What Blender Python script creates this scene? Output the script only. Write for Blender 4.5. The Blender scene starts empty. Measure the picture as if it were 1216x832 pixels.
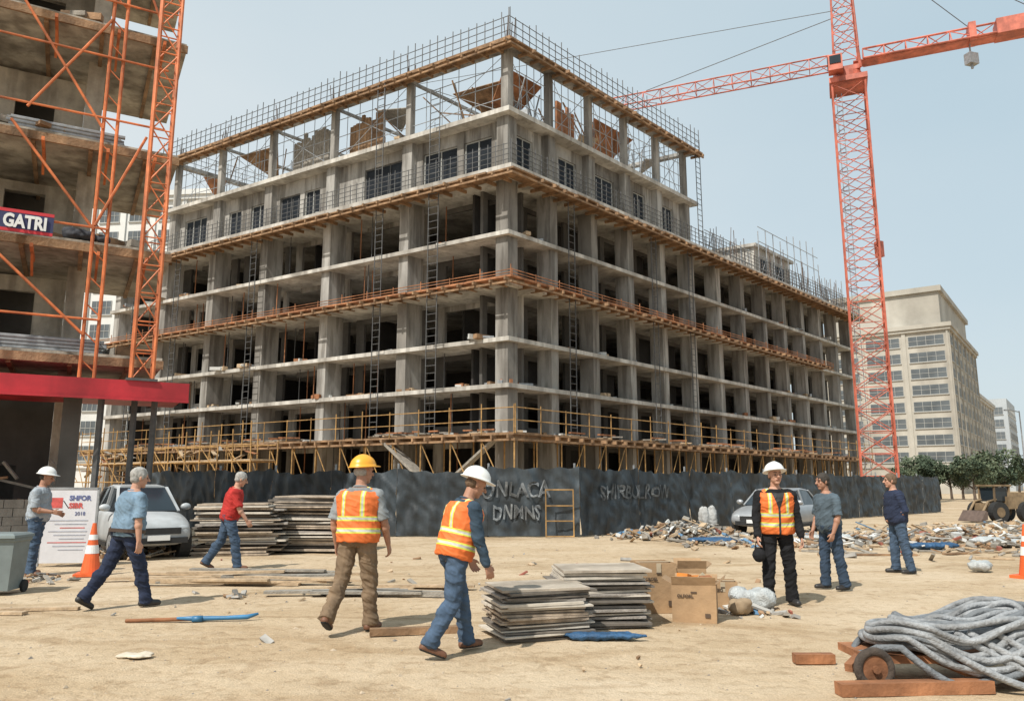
import bpy, math, random
from mathutils import Vector, Matrix, noise
R=random.Random(7)
D=bpy.data; SC=bpy.context.scene; COL=SC.collection
V=Vector; Z=V((0,0,1)); rad=math.radians
# ------------------------------------------------------------------ materials
MATS={}
def mat(name,c,rough=.85,var=.25,scale=3,metal=0,bump=.0,bscale=None,st=(1,1,1),c2=None,stain=0,spec=.5,drip=0):
    if name in MATS: return MATS[name]
    m=D.materials.new(name); m.use_nodes=True; n=m.node_tree.nodes; l=m.node_tree.links
    b=n['Principled BSDF']; b.inputs['Roughness'].default_value=rough; b.inputs['Metallic'].default_value=metal; b.inputs['Specular IOR Level'].default_value=spec
    tc=n.new('ShaderNodeTexCoord'); mp=n.new('ShaderNodeMapping'); mp.inputs['Scale'].default_value=st
    l.new(tc.outputs['Object'],mp.inputs['Vector'])
    nz=n.new('ShaderNodeTexNoise'); nz.inputs['Scale'].default_value=scale; nz.inputs['Detail'].default_value=7; nz.inputs['Roughness'].default_value=.65
    l.new(mp.outputs[0],nz.inputs['Vector'])
    rp=n.new('ShaderNodeValToRGB'); rp.color_ramp.elements[0].position=.3; rp.color_ramp.elements[1].position=.7
    d=[x*(1-var) for x in c]; u=[min(1,x*(1+var)) for x in c]
    rp.color_ramp.elements[0].color=(*d,1); rp.color_ramp.elements[1].color=(*u,1)
    l.new(nz.outputs['Fac'],rp.inputs['Fac']); out=rp.outputs['Color']
    def mult(out,sc,mst,p0,p1,dark):
        n2=n.new('ShaderNodeTexNoise'); n2.inputs['Scale'].default_value=sc; n2.inputs['Detail'].default_value=5
        m2=n.new('ShaderNodeMapping'); m2.inputs['Scale'].default_value=mst; l.new(tc.outputs['Object'],m2.inputs['Vector']); l.new(m2.outputs[0],n2.inputs['Vector'])
        r2=n.new('ShaderNodeValToRGB'); r2.color_ramp.elements[0].position=p0; r2.color_ramp.elements[1].position=p1
        r2.color_ramp.elements[0].color=(1-dark,1-dark*1.04,1-dark*1.08,1); r2.color_ramp.elements[1].color=(1,1,1,1)
        l.new(n2.outputs['Fac'],r2.inputs['Fac'])
        mx=n.new('ShaderNodeMix'); mx.data_type='RGBA'; mx.blend_type='MULTIPLY'; mx.inputs[0].default_value=1
        l.new(out,mx.inputs[6]); l.new(r2.outputs['Color'],mx.inputs[7]); return mx.outputs[2]
    if stain: out=mult(out,.35*scale,(st[0]*1.6,st[1]*1.6,st[2]*.4),.42,.58,stain)
    if drip: out=mult(out,1,(2.6,2.6,.28),.40,.52,drip)
    l.new(out,b.inputs['Base Color'])
    if bump:
        n3=n.new('ShaderNodeTexNoise'); n3.inputs['Scale'].default_value=bscale or scale*6; n3.inputs['Detail'].default_value=6
        l.new(mp.outputs[0],n3.inputs['Vector'])
        bp=n.new('ShaderNodeBump'); bp.inputs['Strength'].default_value=bump; bp.inputs['Distance'].default_value=.05
        l.new(n3.outputs['Fac'],bp.inputs['Height']); l.new(bp.outputs[0],b.inputs['Normal'])
    MATS[name]=m; return m
conc=mat('concrete',(.35,.335,.31),.9,.3,.9,st=(1,1,.35),bump=.3,stain=.42,drip=.38)
concl=mat('concrete_light',(.54,.515,.47),.9,.2,.8,st=(1,1,.6),bump=.25,stain=.35,drip=.25)
concd=mat('concrete_dark',(.11,.104,.097),.95,.3,.6,bump=.3,stain=.4)  # darkened concrete, the shade of the recessed openings put into its colour
woodb=mat('deck_wood',(.29,.175,.095),.85,.45,2.5,bump=.4,stain=.35)
woodr=mat('rust_wood',(.36,.155,.07),.85,.45,2.0,bump=.4,stain=.35)
woodl=mat('pale_timber',(.42,.31,.20),.85,.3,6,bump=.3)
woodg=mat('grey_boards',(.26,.235,.20),.9,.35,5,bump=.4)
steel=mat('dark_steel',(.10,.10,.10),.6,.3,5,metal=.4)
steelg=mat('grey_steel',(.30,.31,.32),.5,.3,5,metal=.4)
rebar=mat('rebar',(.12,.085,.07),.8,.3,5)
orange=mat('orange_paint',(.60,.17,.055),.6,.4,3,stain=.35)
yel=mat('yellow_rail',(.40,.235,.085),.75,.4,4,stain=.35)
craner=mat('crane_red',(.56,.15,.095),.55,.35,1.5,stain=.35)
white=mat('white_paint',(.72,.72,.70),.5,.06,4)
black=mat('black_rubber',(.02,.02,.02),.8,.3,8)
glass=mat('dark_glass',(.02,.028,.035),.12,.3,.7)
glassd=mat('dusty_glass',(.016,.020,.026),.5,.6,.5,spec=.15)
dark2=mat('shadow_concrete',(.045,.042,.04),.95,.3,.6,spec=.2)  # near-black tone stands for the gloom deep inside the floors
# ------------------------------------------------------------------ mesh builder
def frame(d):
    d=d.normalized(); s=d.cross(Z)
    if s.length<1e-3: s=V((1,0,0))
    s.normalize(); return s,s.cross(d).normalized()
class MB:
    def __init__(s): s.v=[];s.f=[];s.m=[]
    def add(s,P,F,mi=0):
        o=len(s.v); s.v+=[tuple(p) for p in P]; s.f+=[tuple(i+o for i in f) for f in F]; s.m+=[mi]*len(F)
    def hexa(s,p,mi=0): s.add(p,[(3,2,1,0),(4,5,6,7),(0,1,5,4),(1,2,6,5),(2,3,7,6),(3,0,4,7)],mi)
    def box(s,c,d,rz=0,mi=0,M=None):
        if M is None: M=Matrix.Rotation(rz,3,'Z')
        x,y,z=[k/2 for k in d]; c=V(c)
        s.hexa([c+M@V(q) for q in((-x,-y,-z),(x,-y,-z),(x,y,-z),(-x,y,-z),(-x,-y,z),(x,-y,z),(x,y,z),(-x,y,z))],mi)
    def beam(s,p,q,w,h,mi=0):
        p=V(p);q=V(q);a,b=frame(q-p);a=a*w/2;b=b*h/2
        s.hexa([p-a-b,p+a-b,q+a-b,q-a-b,p-a+b,p+a+b,q+a+b,q-a+b],mi)
    def tube(s,p,q,r,n=6,r2=None,mi=0):
        p=V(p);q=V(q);a,b=frame(q-p);r2=r if r2 is None else r2
        P=[];
        for c,rr in((p,r),(q,r2)):
            for i in range(n):
                t=2*math.pi*i/n; P.append(c+a*math.cos(t)*rr+b*math.sin(t)*rr)
        s.add(P,[(i,(i+1)%n,n+(i+1)%n,n+i) for i in range(n)]+[tuple(range(n))[::-1],tuple(range(n,2*n))],mi)
    def loft(s,rings,mi=0,closed=False):
        n=len(rings[0]); P=[p for r in rings for p in r]; k=len(rings); F=[]
        for j in range(k if closed else k-1):
            a=j*n; b=((j+1)%k)*n
            for i in range(n): F.append((a+i,a+(i+1)%n,b+(i+1)%n,b+i))
        if not closed: F+= [tuple(range(n))[::-1],tuple(range((k-1)*n,k*n))]
        s.add(P,F,mi)
    def path(s,pts,r,n=8,mi=0,closed=False):
        pts=[V(p) for p in pts]; rings=[]; N=len(pts); pa=None
        for i,p in enumerate(pts):
            d=(pts[(i+1)%N]-pts[i-1]) if closed else (pts[min(i+1,N-1)]-pts[max(i-1,0)])
            d.normalize()
            if pa is None: a,_=frame(d)
            else: a=(pa-d*pa.dot(d)).normalized()
            pa=a; b=a.cross(d)
            rr=r[i] if isinstance(r,(list,tuple)) else r
            rings.append([p+a*math.cos(2*math.pi*k/n)*rr+b*math.sin(2*math.pi*k/n)*rr for k in range(n)])
        s.loft(rings,mi,closed)
    def capsule(s,p,q,r1,r2,n=12):
        p=V(p);q=V(q); d=q-p
        if d.length<1e-5: d=V((0,0,1e-4)); q=p+d
        dn=d.normalized(); a,b=frame(dn); rings=[]
        def ring(c,r): return [c+a*math.cos(2*math.pi*k/n)*r+b*math.sin(2*math.pi*k/n)*r for k in range(n)]
        for t in(-85,-60,-30,0): rings.append(ring(p+dn*r1*math.sin(rad(t)),r1*math.cos(rad(t))))
        for t in(0,30,60,85): rings.append(ring(q+dn*r2*math.sin(rad(t)),r2*math.cos(rad(t))))
        s.loft(rings)
    def ell(s,c,r,M=None,n=14,m=9,mi=0):
        M=M or Matrix.Identity(3); c=V(c); rings=[]
        for j in range(m):
            t=rad(-87+174*j/(m-1))
            rings.append([c+M@V((r[0]*math.cos(t)*math.cos(2*math.pi*k/n),r[1]*math.cos(t)*math.sin(2*math.pi*k/n),r[2]*math.sin(t))) for k in range(n)])
        s.loft(rings,mi)
    def mesh(s,name,mats,smooth=False):
        me=D.meshes.new(name); me.from_pydata(s.v,[],s.f)
        for m in(mats if isinstance(mats,(list,tuple)) else [mats]): me.materials.append(m)
        me.polygons.foreach_set('material_index',s.m)
        if smooth: me.polygons.foreach_set('use_smooth',[True]*len(s.f))
        me.update(); return me
    def obj(s,name,parent,mats,world=False,smooth=False,label=None,kind=None):
        o=D.objects.new(name,s.mesh(name,mats,smooth)); COL.objects.link(o)
        if parent: par(o,parent,world)
        if label: o['label']=label
        if kind: o['kind']=kind
        return o
def par(o,parent,world=False):
    o.parent=parent
    if world: o.matrix_parent_inverse=Matrix.Translation(-parent.location)
def tag(o,label,cat,group=None,kind=None):
    o['label']=label; o['category']=cat
    if group:o['group']=group
    if kind:o['kind']=kind
    return o
def thing(name,label,cat,loc,rz=0,group=None,sc=1):
    o=D.objects.new(name,None); COL.objects.link(o); o.location=loc; o.rotation_euler=(0,0,rz); o.scale=(sc,)*3; o.empty_display_size=.2
    return tag(o,label,cat,group)
def solo(mb,name,label,cat,loc,rz,mats,group=None,kind=None,smooth=False,rot=None):
    o=mb.obj(name,None,mats,smooth=smooth); o.location=loc; o.rotation_euler=rot or (0,0,rz)
    return tag(o,label,cat,group,kind)
def copythings(root,loc,rz,label=None):
    n=root.copy(); COL.objects.link(n); n.location=loc; n.rotation_euler=(0,0,rz)
    if label:n['label']=label
    def rec(a,b):
        for c in a.children:
            k=c.copy(); COL.objects.link(k); k.parent=b; k.matrix_parent_inverse=c.matrix_parent_inverse.copy(); rec(c,k)
    rec(root,n); return n
def text(name,body,size,org,xd,parent,m,world=False,updir=Z,ext=.003,off=None,align='LEFT',xs=1,rough=0):
    cu=D.curves.new(name,'FONT'); cu.body=body; cu.size=size; cu.extrude=ext; cu.align_x=align; cu.resolution_u=3
    if rough<0: cu.offset=.012*size/.3
    if rough>0: cu.offset=.012
    o=D.objects.new(name,cu); COL.objects.link(o); bpy.context.view_layer.update()
    me=D.meshes.new_from_object(o.evaluated_get(bpy.context.evaluated_depsgraph_get())); D.objects.remove(o)
    xd=V(xd).normalized(); ud=V(updir).normalized(); nd=xd.cross(ud)
    for v in me.vertices:
        x,y=v.co.x,v.co.y
        if rough>0:
            x+=rough*noise.noise(V((v.co.x*3,v.co.y*3,1))); y+=rough*1.4*noise.noise(V((v.co.x*2.2,v.co.y*2,7)))
        p=V(org)+xd*x*xs+ud*y+nd*v.co.z
        if off: p=off(p)
        v.co=p
    me.materials.clear(); me.materials.append(m); me.update()
    o=D.objects.new(name,me); COL.objects.link(o); par(o,parent,world); return o
def remesh(mb,vox,sm,name,mats,f=.5,wr=0,wsc=(9,9,14)):
    me=mb.mesh(name,mats); o=D.objects.new('tmp',me); COL.objects.link(o)
    a=o.modifiers.new('r','REMESH'); a.mode='VOXEL'; a.voxel_size=vox
    if sm:
        b=o.modifiers.new('s','SMOOTH'); b.iterations=sm; b.factor=f
    bpy.context.view_layer.update()
    r=D.meshes.new_from_object(o.evaluated_get(bpy.context.evaluated_depsgraph_get())); D.objects.remove(o); D.meshes.remove(me)
    if wr:
        sd=R.random()*50
        nm=[v.normal.copy() for v in r.vertices]
        for v,nn in zip(r.vertices,nm):
            c=v.co; q=noise.noise(V((c.x*wsc[0]+sd,c.y*wsc[1],c.z*wsc[2]+c.x*6)))
            rd=1-abs(noise.noise(V((c.x*9+sd,c.y*9,c.z*19+c.x*9+c.y*5))))*2.2
            v.co=c+nn*(q*.8+.45*max(0,rd)**2-.15)*wr
    r.polygons.foreach_set('use_smooth',[True]*len(r.polygons)); r.name=name; r.update(); return r
def mobj(name,me,parent):
    o=D.objects.new(name,me); COL.objects.link(o); o.parent=parent; return o
# ------------------------------------------------------------------ world, sun, camera
w=D.worlds.new('World'); SC.world=w; w.use_nodes=True; nt=w.node_tree; nt.nodes.clear()
S=V((-.36,-.50,.79)).normalized()
sky=nt.nodes.new('ShaderNodeTexSky'); sky.sky_type='NISHITA'; sky.sun_disc=False
sky.sun_elevation=math.asin(S.z); sky.sun_rotation=math.atan2(S.x,S.y); sky.dust_density=3; sky.air_density=1.2
mx=nt.nodes.new('ShaderNodeMix'); mx.data_type='RGBA'; mx.inputs[0].default_value=.82
tcw=nt.nodes.new('ShaderNodeTexCoord'); nw=nt.nodes.new('ShaderNodeTexNoise'); nw.inputs['Scale'].default_value=1.6; nw.inputs['Detail'].default_value=5
L_=nt.links.new
def wm(op,a,b):
    q=nt.nodes.new('ShaderNodeMath'); q.operation=op
    for i,x in enumerate((a,b)):
        if isinstance(x,(int,float)): q.inputs[i].default_value=x
        else: L_(x,q.inputs[i])
    return q.outputs[0]
sx=nt.nodes.new('ShaderNodeSeparateXYZ'); L_(tcw.outputs['Generated'],sx.inputs[0])
mpw=nt.nodes.new('ShaderNodeMapping'); mpw.inputs['Scale'].default_value=(1,1,2.2); L_(tcw.outputs['Generated'],mpw.inputs[0]); L_(mpw.outputs[0],nw.inputs['Vector'])
fac=wm('ADD',wm('ADD',.34,wm('MULTIPLY',sx.outputs[0],.6)),wm('MULTIPLY',wm('SUBTRACT',nw.outputs['Fac'],.5),.6))
fac=wm('ADD',fac,wm('MULTIPLY',wm('SUBTRACT',sx.outputs[2],.3),.8))
rw=nt.nodes.new('ShaderNodeValToRGB'); rw.color_ramp.elements[0].color=(8.6,9.2,9.3,1); rw.color_ramp.elements[1].color=(5.5,7.1,8.0,1)
rw.color_ramp.elements[0].position=.05; rw.color_ramp.elements[1].position=.95
bg=nt.nodes.new('ShaderNodeBackground'); bg.inputs[1].default_value=.1; ow=nt.nodes.new('ShaderNodeOutputWorld')
L_(fac,rw.inputs['Fac'])
L_(sky.outputs[0],mx.inputs[6]); L_(rw.outputs[0],mx.inputs[7]); L_(mx.outputs[2],bg.inputs[0]); L_(bg.outputs[0],ow.inputs[0])
su=D.lights.new('sun','SUN'); su.energy=4.9; su.angle=rad(.8); su.color=(1,.955,.87); so=D.objects.new('sun',su); COL.objects.link(so)
so.rotation_euler=S.to_track_quat('Z','Y').to_euler()
cam=D.cameras.new('camera'); cam.sensor_width=36; cam.lens=27.24; cam.clip_end=3000; cam.clip_start=.1
co=D.objects.new('camera',cam); COL.objects.link(co); co.location=(0,0,1.55); co.rotation_euler=(rad(99.9),0,0); SC.camera=co
SC.view_settings.view_transform='Standard'; SC.view_settings.look='None'; SC.view_settings.exposure=0
# ------------------------------------------------------------------ ground
def gh(x,y):
    k=max(0,1-max(0,math.hypot(x,y)-30)/30)
    return k*(.014*noise.noise(V((x*.9,y*.9,0)))+.008*noise.noise(V((x*4,y*4,3))))-.004
xs=sorted(set([round(-22+i*.16,3) for i in range(276)]+[-900,-500,-250,-120,-70,-45,-30,30,45,70,120,250,500,900]))
ys=sorted(set([round(2+i*.16,3) for i in range(180)]+[-200,-60,-15,-5,0,34,40,50,70,100,150,250,500,1200]))
gm=MB(); gv=[(x,y,gh(x,y)) for y in ys for x in xs]; nx=len(xs)
gm.add(gv,[(j*nx+i,j*nx+i+1,(j+1)*nx+i+1,(j+1)*nx+i) for j in range(len(ys)-1) for i in range(nx-1)])
m=D.materials.new('sand'); m.use_nodes=True; n=m.node_tree.nodes; l=m.node_tree.links; b=n['Principled BSDF']; b.inputs['Roughness'].default_value=.95; b.inputs['Specular IOR Level'].default_value=.2
tc=n.new('ShaderNodeTexCoord')
def nz(scale,st=(1,1,1),det=8,rz=0,dist=0):
    mp=n.new('ShaderNodeMapping'); mp.inputs['Scale'].default_value=st; mp.inputs['Rotation'].default_value=(0,0,rz); l.new(tc.outputs['Object'],mp.inputs[0])
    q=n.new('ShaderNodeTexNoise'); q.inputs['Scale'].default_value=scale; q.inputs['Detail'].default_value=det; q.inputs['Roughness'].default_value=.6; q.inputs['Distortion'].default_value=dist; l.new(mp.outputs[0],q.inputs[0]); return q.outputs['Fac']
def ramp(f,p0,c0,p1,c1):
    r=n.new('ShaderNodeValToRGB'); r.color_ramp.elements[0].position=p0; r.color_ramp.elements[1].position=p1
    r.color_ramp.elements[0].color=(*c0,1); r.color_ramp.elements[1].color=(*c1,1); l.new(f,r.inputs[0]); return r.outputs[0]
def mul(a,bb,fac=1):
    q=n.new('ShaderNodeMix'); q.data_type='RGBA'; q.blend_type='MULTIPLY'; q.inputs[0].default_value=fac; l.new(a,q.inputs[6]); l.new(bb,q.inputs[7]); return q.outputs[2]
def gmth(op,a,bb=None):
    q=n.new('ShaderNodeMath'); q.operation=op
    for i,x in enumerate((a,bb)):
        if x is None: continue
        if isinstance(x,(int,float)): q.inputs[i].default_value=x
        else: l.new(x,q.inputs[i])
    return q.outputs[0]
base=ramp(nz(.22),.35,(.50,.385,.255),.65,(.57,.46,.33))
c=mul(base,ramp(nz(.8,(.7,1.2,1),8,.25,.6),.36,(.90,.87,.83),.54,(1,1,1)))
c=mul(c,ramp(nz(6,(1,1,1),9),.34,(.78,.75,.71),.47,(1,1,1)))
c=mul(c,ramp(nz(.5,(.5,1.6,1),7,-.35,.8),.42,(.93,.91,.88),.5,(1,1,1)))
c=mul(c,ramp(nz(.35,(1,1,1),9),.34,(.78,.74,.69),.46,(1,1,1)))
c=mul(c,ramp(nz(2.3,(1,1,1),10,0,1.5),.36,(.86,.83,.80),.45,(1,1,1)))
c=mul(c,ramp(nz(55,(1,1,1),4),.3,(.78,.76,.74),.6,(1.04,1.04,1.04)))
wob=nz(.25,(1,1,1),2); hgt=None
for rz,offs in((.16,(-9.2,-7.6)),(-.30,(-14.0,-12.4)),(.9,(3.0,4.5))):
    mp=n.new('ShaderNodeMapping'); mp.inputs['Rotation'].default_value=(0,0,rz); l.new(tc.outputs['Object'],mp.inputs[0])
    sp=n.new('ShaderNodeSeparateXYZ'); l.new(mp.outputs[0],sp.inputs[0])
    for o_ in offs:
        dd=gmth('ABSOLUTE',gmth('ADD',gmth('ADD',sp.outputs[1],o_),gmth('MULTIPLY',gmth('SUBTRACT',wob,.5),3.5)))
        dd=gmth('ADD',dd,gmth('MULTIPLY',nz(5,(1,1,1),5),.12))
        c=mul(c,ramp(dd,.13,(.86,.83,.79),.22,(1,1,1)))
l.new(c,b.inputs['Base Color'])
bp=n.new('ShaderNodeBump'); bp.inputs['Strength'].default_value=.7; bp.inputs['Distance'].default_value=.05; l.new(nz(6,(1,1,1),12),bp.inputs['Height'])
bp2=n.new('ShaderNodeBump'); bp2.inputs['Strength'].default_value=.6; bp2.inputs['Distance'].default_value=.02; l.new(nz(60,(1,1,1),3),bp2.inputs['Height']); l.new(bp.outputs[0],bp2.inputs['Normal']); l.new(bp2.outputs[0],b.inputs['Normal'])
g=gm.obj('ground',None,m,smooth=True); g['kind']='structure'; g['label']='dry sandy dirt ground of the construction site'; g['category']='ground'
st=MB()
for i in range(4200):
    y=4.5+R.random()**1.6*26; x=R.uniform(-1,1)*(y*.72+1); r=R.uniform(.004,.016)*(1 if R.random()<.93 else 2.2)
    P=[(x+r*a*R.uniform(.6,1.2),y+r*bb*R.uniform(.6,1.2),gh(x,y)+r*cc*.6) for a,bb,cc in((1,0,0),(0,1,0),(-1,0,0),(0,-1,0),(0,0,1),(0,0,-1))]
    st.add(P,[(0,1,4),(1,2,4),(2,3,4),(3,0,4),(1,0,5),(2,1,5),(3,2,5),(0,3,5)],0 if R.random()<.75 else 1)
o=st.obj('gravel',None,[mat('pebble',(.40,.32,.23),.9,.3,9),mat('pebble_dark',(.2,.175,.15),.9,.3,9)]); tag(o,'small stones scattered over the sandy ground','gravel',kind='stuff')
# ------------------------------------------------------------------ main building
C=V((-.25,44,0)); La=V((-.846,.534,0)); Rb=V((.683,.731,0))
def W(a,bb,z): return C+La*a+Rb*bb+Z*z
def pb(mb,a0,a1,b0,b1,z0,z1,mi=0):
    mb.hexa([W(a0,b0,z0),W(a0,b1,z0),W(a1,b1,z0),W(a1,b0,z0),W(a0,b0,z1),W(a0,b1,z1),W(a1,b1,z1),W(a1,b0,z1)],mi)
LV=[4.45,7.32,10.02,13.28,16.4,20.07,24.14,28.6]
AC=[0.1,8,15,21.5,27.5,33.5,40]; BC=[0.1]+[i*4.25 for i in range(1,14)]
AU=[0.1,8,15,21.5,27.5,33.2]; BU=[0.1,4.25,8.5,12.75,17,21.1]
bld=thing('unfinished_building','large grey concrete building under construction with open floors','building',C)
def part(mb,name,mats,**k): return mb.obj(name,bld,mats,world=True,**k)
for i,z in enumerate(LV[:6]):
    q=MB()
    if i==5: pb(q,-1.2,40.8,-1.2,56,z-.36,z)
    else: pb(q,-.32,40.5,-.32,55.8,z-.25,z)
    part(q,'floor_slab',concl)
q=MB(); pb(q,-.45,33.9,-.45,21.9,24.14-.30,24.14); part(q,'floor_slab',concl)
def col(a0,a1,b0,b1,z0,z1,name='column',m=None):
    q=MB(); pb(q,a0,a1,b0,b1,z0,z1); part(q,name,m or conc)
for a in AC[1:]: col(a-.38,a+.38,.0,1.3,0,19.9)
for bb in BC[1:]: col(.0,1.0,bb-.34,bb+.34,0,19.9)
col(0,.85,0,.85,0,19.9)
for a in AU[1:]: col(a-.45,a+.35,.05,1.0,20.07,23.85); col(a-.22,a+.18,.1,.5,24.14,28.3)
for bb in BU[1:]: col(.05,1.0,bb-.4,bb+.3,20.07,23.85); col(.1,.5,bb-.22,bb+.18,24.14,28.3)
col(.05,.85,.05,.85,20.07,23.85); col(.05,.55,.05,.55,24.14,28.3)
for a in(10,18,26,33): col(a-.2,a+.2,20,20.4,24.14,28.2)
for bb in(8,15): col(32.4,32.8,bb-.2,bb+.2,24.14,28.2)
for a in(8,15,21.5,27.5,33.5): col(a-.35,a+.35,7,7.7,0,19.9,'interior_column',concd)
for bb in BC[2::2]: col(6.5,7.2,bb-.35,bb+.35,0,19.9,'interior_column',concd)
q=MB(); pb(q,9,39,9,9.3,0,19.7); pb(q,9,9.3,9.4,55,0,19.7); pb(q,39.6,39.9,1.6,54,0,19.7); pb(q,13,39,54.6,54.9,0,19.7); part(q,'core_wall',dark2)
zb=[0.0]+LV[:5]; nprop=0
for k in range(6):
    z0=zb[k]+.004 if k==0 else LV[k-1]+.002; z1=LV[k]-.255 if k<5 else 19.70
    for i in range(len(AC)-1):
        a0=AC[i]+(.38 if i else .85); a1=AC[i+1]-.38; q=MB(); wdt=a1-a0
        t=R.choice([.08,.15,.28]); sill=R.choice([0,0,.8])
        pb(q,a0+.003,a0+wdt*t,2.4,2.6,z0,z1)
        if sill: pb(q,a0+wdt*t+.002,a1-.003,2.4,2.58,z0,z0+sill)
        if R.random()<.6: pb(q,a1-wdt*.12,a1-.006,2.41,2.59,z0+sill+.002,z1)
        pb(q,a0+wdt*t+.004,a1-wdt*.12-.004,2.42,2.57,z1-.35,z1-.002)
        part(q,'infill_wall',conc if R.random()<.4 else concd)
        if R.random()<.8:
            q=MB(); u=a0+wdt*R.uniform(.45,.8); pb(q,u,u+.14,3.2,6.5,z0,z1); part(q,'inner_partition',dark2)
        for _ in range(R.randint(1,4)):
            if nprop<98:
                q=MB(); u=R.uniform(a0+.3,a1-.3); d=R.uniform(.3,2); q.tube(W(u,d,z0),W(u,d,z1),.035,5); part(q,'shoring_prop',steel if R.random()<.5 else woodr); nprop+=1
    for i in range(13):
        b0=BC[i]+(.34 if i else .85); b1=BC[i+1]-.34; q=MB(); wdt=b1-b0; sill=R.choice([0,0,0,.7])
        pb(q,2.6,2.8,b0+.003,b0+wdt*.14,z0,z1)
        pb(q,2.6,2.79,b1-wdt*.16,b1-.003,z0,z1)
        if sill: pb(q,2.62,2.78,b0+wdt*.14+.003,b1-wdt*.16-.003,z0,z0+sill)
        pb(q,2.62,2.78,b0+wdt*.14+.003,b1-wdt*.16-.003,z1-.3,z1)
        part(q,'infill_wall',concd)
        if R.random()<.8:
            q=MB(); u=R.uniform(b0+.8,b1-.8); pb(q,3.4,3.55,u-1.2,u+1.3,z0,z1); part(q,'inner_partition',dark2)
q=MB()
for z in LV[:6]:
    for _ in range(38):
        if R.random()<.5: p=W(R.uniform(.5,39),R.uniform(-.1,1.6),z)
        else: p=W(R.uniform(-.1,1.6),R.uniform(.5,50),z)
        for _ in range(R.randint(2,6)):
            q.box(p+V((R.uniform(-.5,.5),R.uniform(-.3,.3),.12)),(R.uniform(.2,1.1),R.uniform(.1,.4),R.uniform(.05,.34)),R.uniform(0,3),mi=R.randint(0,4))
part(q,'stored_material',[woodb,woodl,steelg,woodr,mat('sheet_white',(.5,.5,.48),.7,.1,3)],kind='stuff')
wframe=mat('window_frame',(.33,.33,.31),.7,.15,3)
def window(face,c0,c1,z0,z1,n):
    q=MB(); g=MB(); t=.07; d0,d1=.62,.74
    def bx(mb,u0,u1,dd0,dd1,zz0,zz1):
        if face=='L': pb(mb,u0,u1,dd0,dd1,zz0,zz1)
        else: pb(mb,dd0,dd1,u0,u1,zz0,zz1)
    bx(q,c0,c1,d0,d1,z0,z0+t); bx(q,c0,c1,d0,d1,z1-t,z1)
    for k in range(n+1):
        u=c0+(c1-c0-t)*k/n; bx(q,u,u+t,d0+.002,d1-.002,z0+t,z1-t)
    bx(g,c0+.02,c1-.02,.67,.69,z0+.02,z1-.02)
    wo=part(q,'window',wframe if R.random()<.6 else steel); g.obj('glass_pane',wo,glassd)
    if R.random()<.55:
        s=MB(); u=c0+(c1-c0)*R.choice([0.1,.55]); bx(s,u,u+.34*(c1-c0),.70,.715,z0+R.choice([.1,.8]),z1-.12); s.obj('blind',wo,R.choice([mat('red_shutter',(.3,.06,.04)),mat('panel_grey',(.33,.33,.32)),woodb]))
for face,cols in(('L',AU),('R',BU)):
    for i in range(5):
        u0=cols[i]+(.35 if i else .85); u1=cols[i+1]-.45; wd=u1-u0
        lay=[[(.10,.42),(.50,.92)],[(.08,.62)],[(.2,.48),(.56,.94)],[(.06,.40),(.62,.90)],[(.30,.88)]][i] if face=='L' else [[(.12,.70)],[(.25,.80)],[(.10,.82)],[(.3,.76)],[(.18,.7)]][i]
        ops=[(u0+wd*x,u0+wd*y) for x,y in lay]
        z0,z1=20.075,23.83
        q=MB()
        def bx(x0,x1,zz0,zz1,d=0):
            if face=='L': pb(q,x0,x1,.5+d,.85,zz0,zz1)
            else: pb(q,.5+d,.85,x0,x1,zz0,zz1)
        e=u0+.003; hs_=[]
        for o0,o1 in ops:
            s0=20.35+R.choice([0,.15,.4]); s1=23.1-R.choice([0,.1,.3]); hs_.append((s0,s1))
            bx(e,o0,z0,z1); bx(o0,o1,z0,s0,.03); bx(o0,o1,s1,z1,.03); e=o1
        bx(e,u1-.003,z0,z1)
        part(q,'upper_wall',conc if R.random()<.7 else mat('block_wall_grey',(.20,.19,.175),.95,.3,2,bump=.3,stain=.4,drip=.3))
        for (o0,o1),(s0,s1) in zip(ops,hs_): window(face,o0+.01,o1-.01,s0+.01,s1-.01,3 if o1-o0>2.8 else 2)
q=MB(); pb(q,9,9.3,9,21,20.08,23.78); pb(q,9.3,33,9,9.3,20.08,23.78); pb(q,33.2,33.5,1,21,20.08,23.78); pb(q,1,33,21.2,21.5,20.08,23.78); part(q,'rear_wall',concd)
q=MB(); z0,z1=28.25,28.52
pb(q,-.3,34,-.3,.5,z0,z1); pb(q,-.3,.5,.51,22,z0,z1); pb(q,33.4,34,.51,22,z0,z1); pb(q,.51,33.3,21.3,21.8,z0,z1)
for a in(8,15,21.5,27.5): pb(q,a-.1,a+.1,.51,21.2,z0+.05,z1-.03)
part(q,'roof_beam',conc)
q=MB(); pb(q,-.75,34.4,-.75,-.31,28.3,28.5); pb(q,-.75,-.31,-.30,22.4,28.3,28.5); pb(q,-.6,34.4,-.34,-.31,27.95,28.29); part(q,'roof_edge_formwork',woodb)
def rail(mb,face,u0,u1,d,z,h,step,r=.03,rails=3,jit=0):
    def P(u,zz): return W(u,d,zz) if face=='L' else W(d,u,zz)
    for k in range(1,rails+1): mb.tube(P(u0,z+h*k/rails-.02),P(u1,z+h*k/rails-.02),r*.8,5)
    k=int(abs(u1-u0)/step)
    for i in range(k+1):
        u=u0+(u1-u0)*i/k; mb.tube(P(u,z-.05),P(u,z+h+(R.uniform(0,jit) if jit else 0)),r,5)
for face,e in(('L',34.2),('R',22.2)):
    q=MB(); rail(q,face,-.6,e,-.55,28.53,1.45,.62,.032,3,.6); part(q,'roof_railing',steel)
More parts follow.
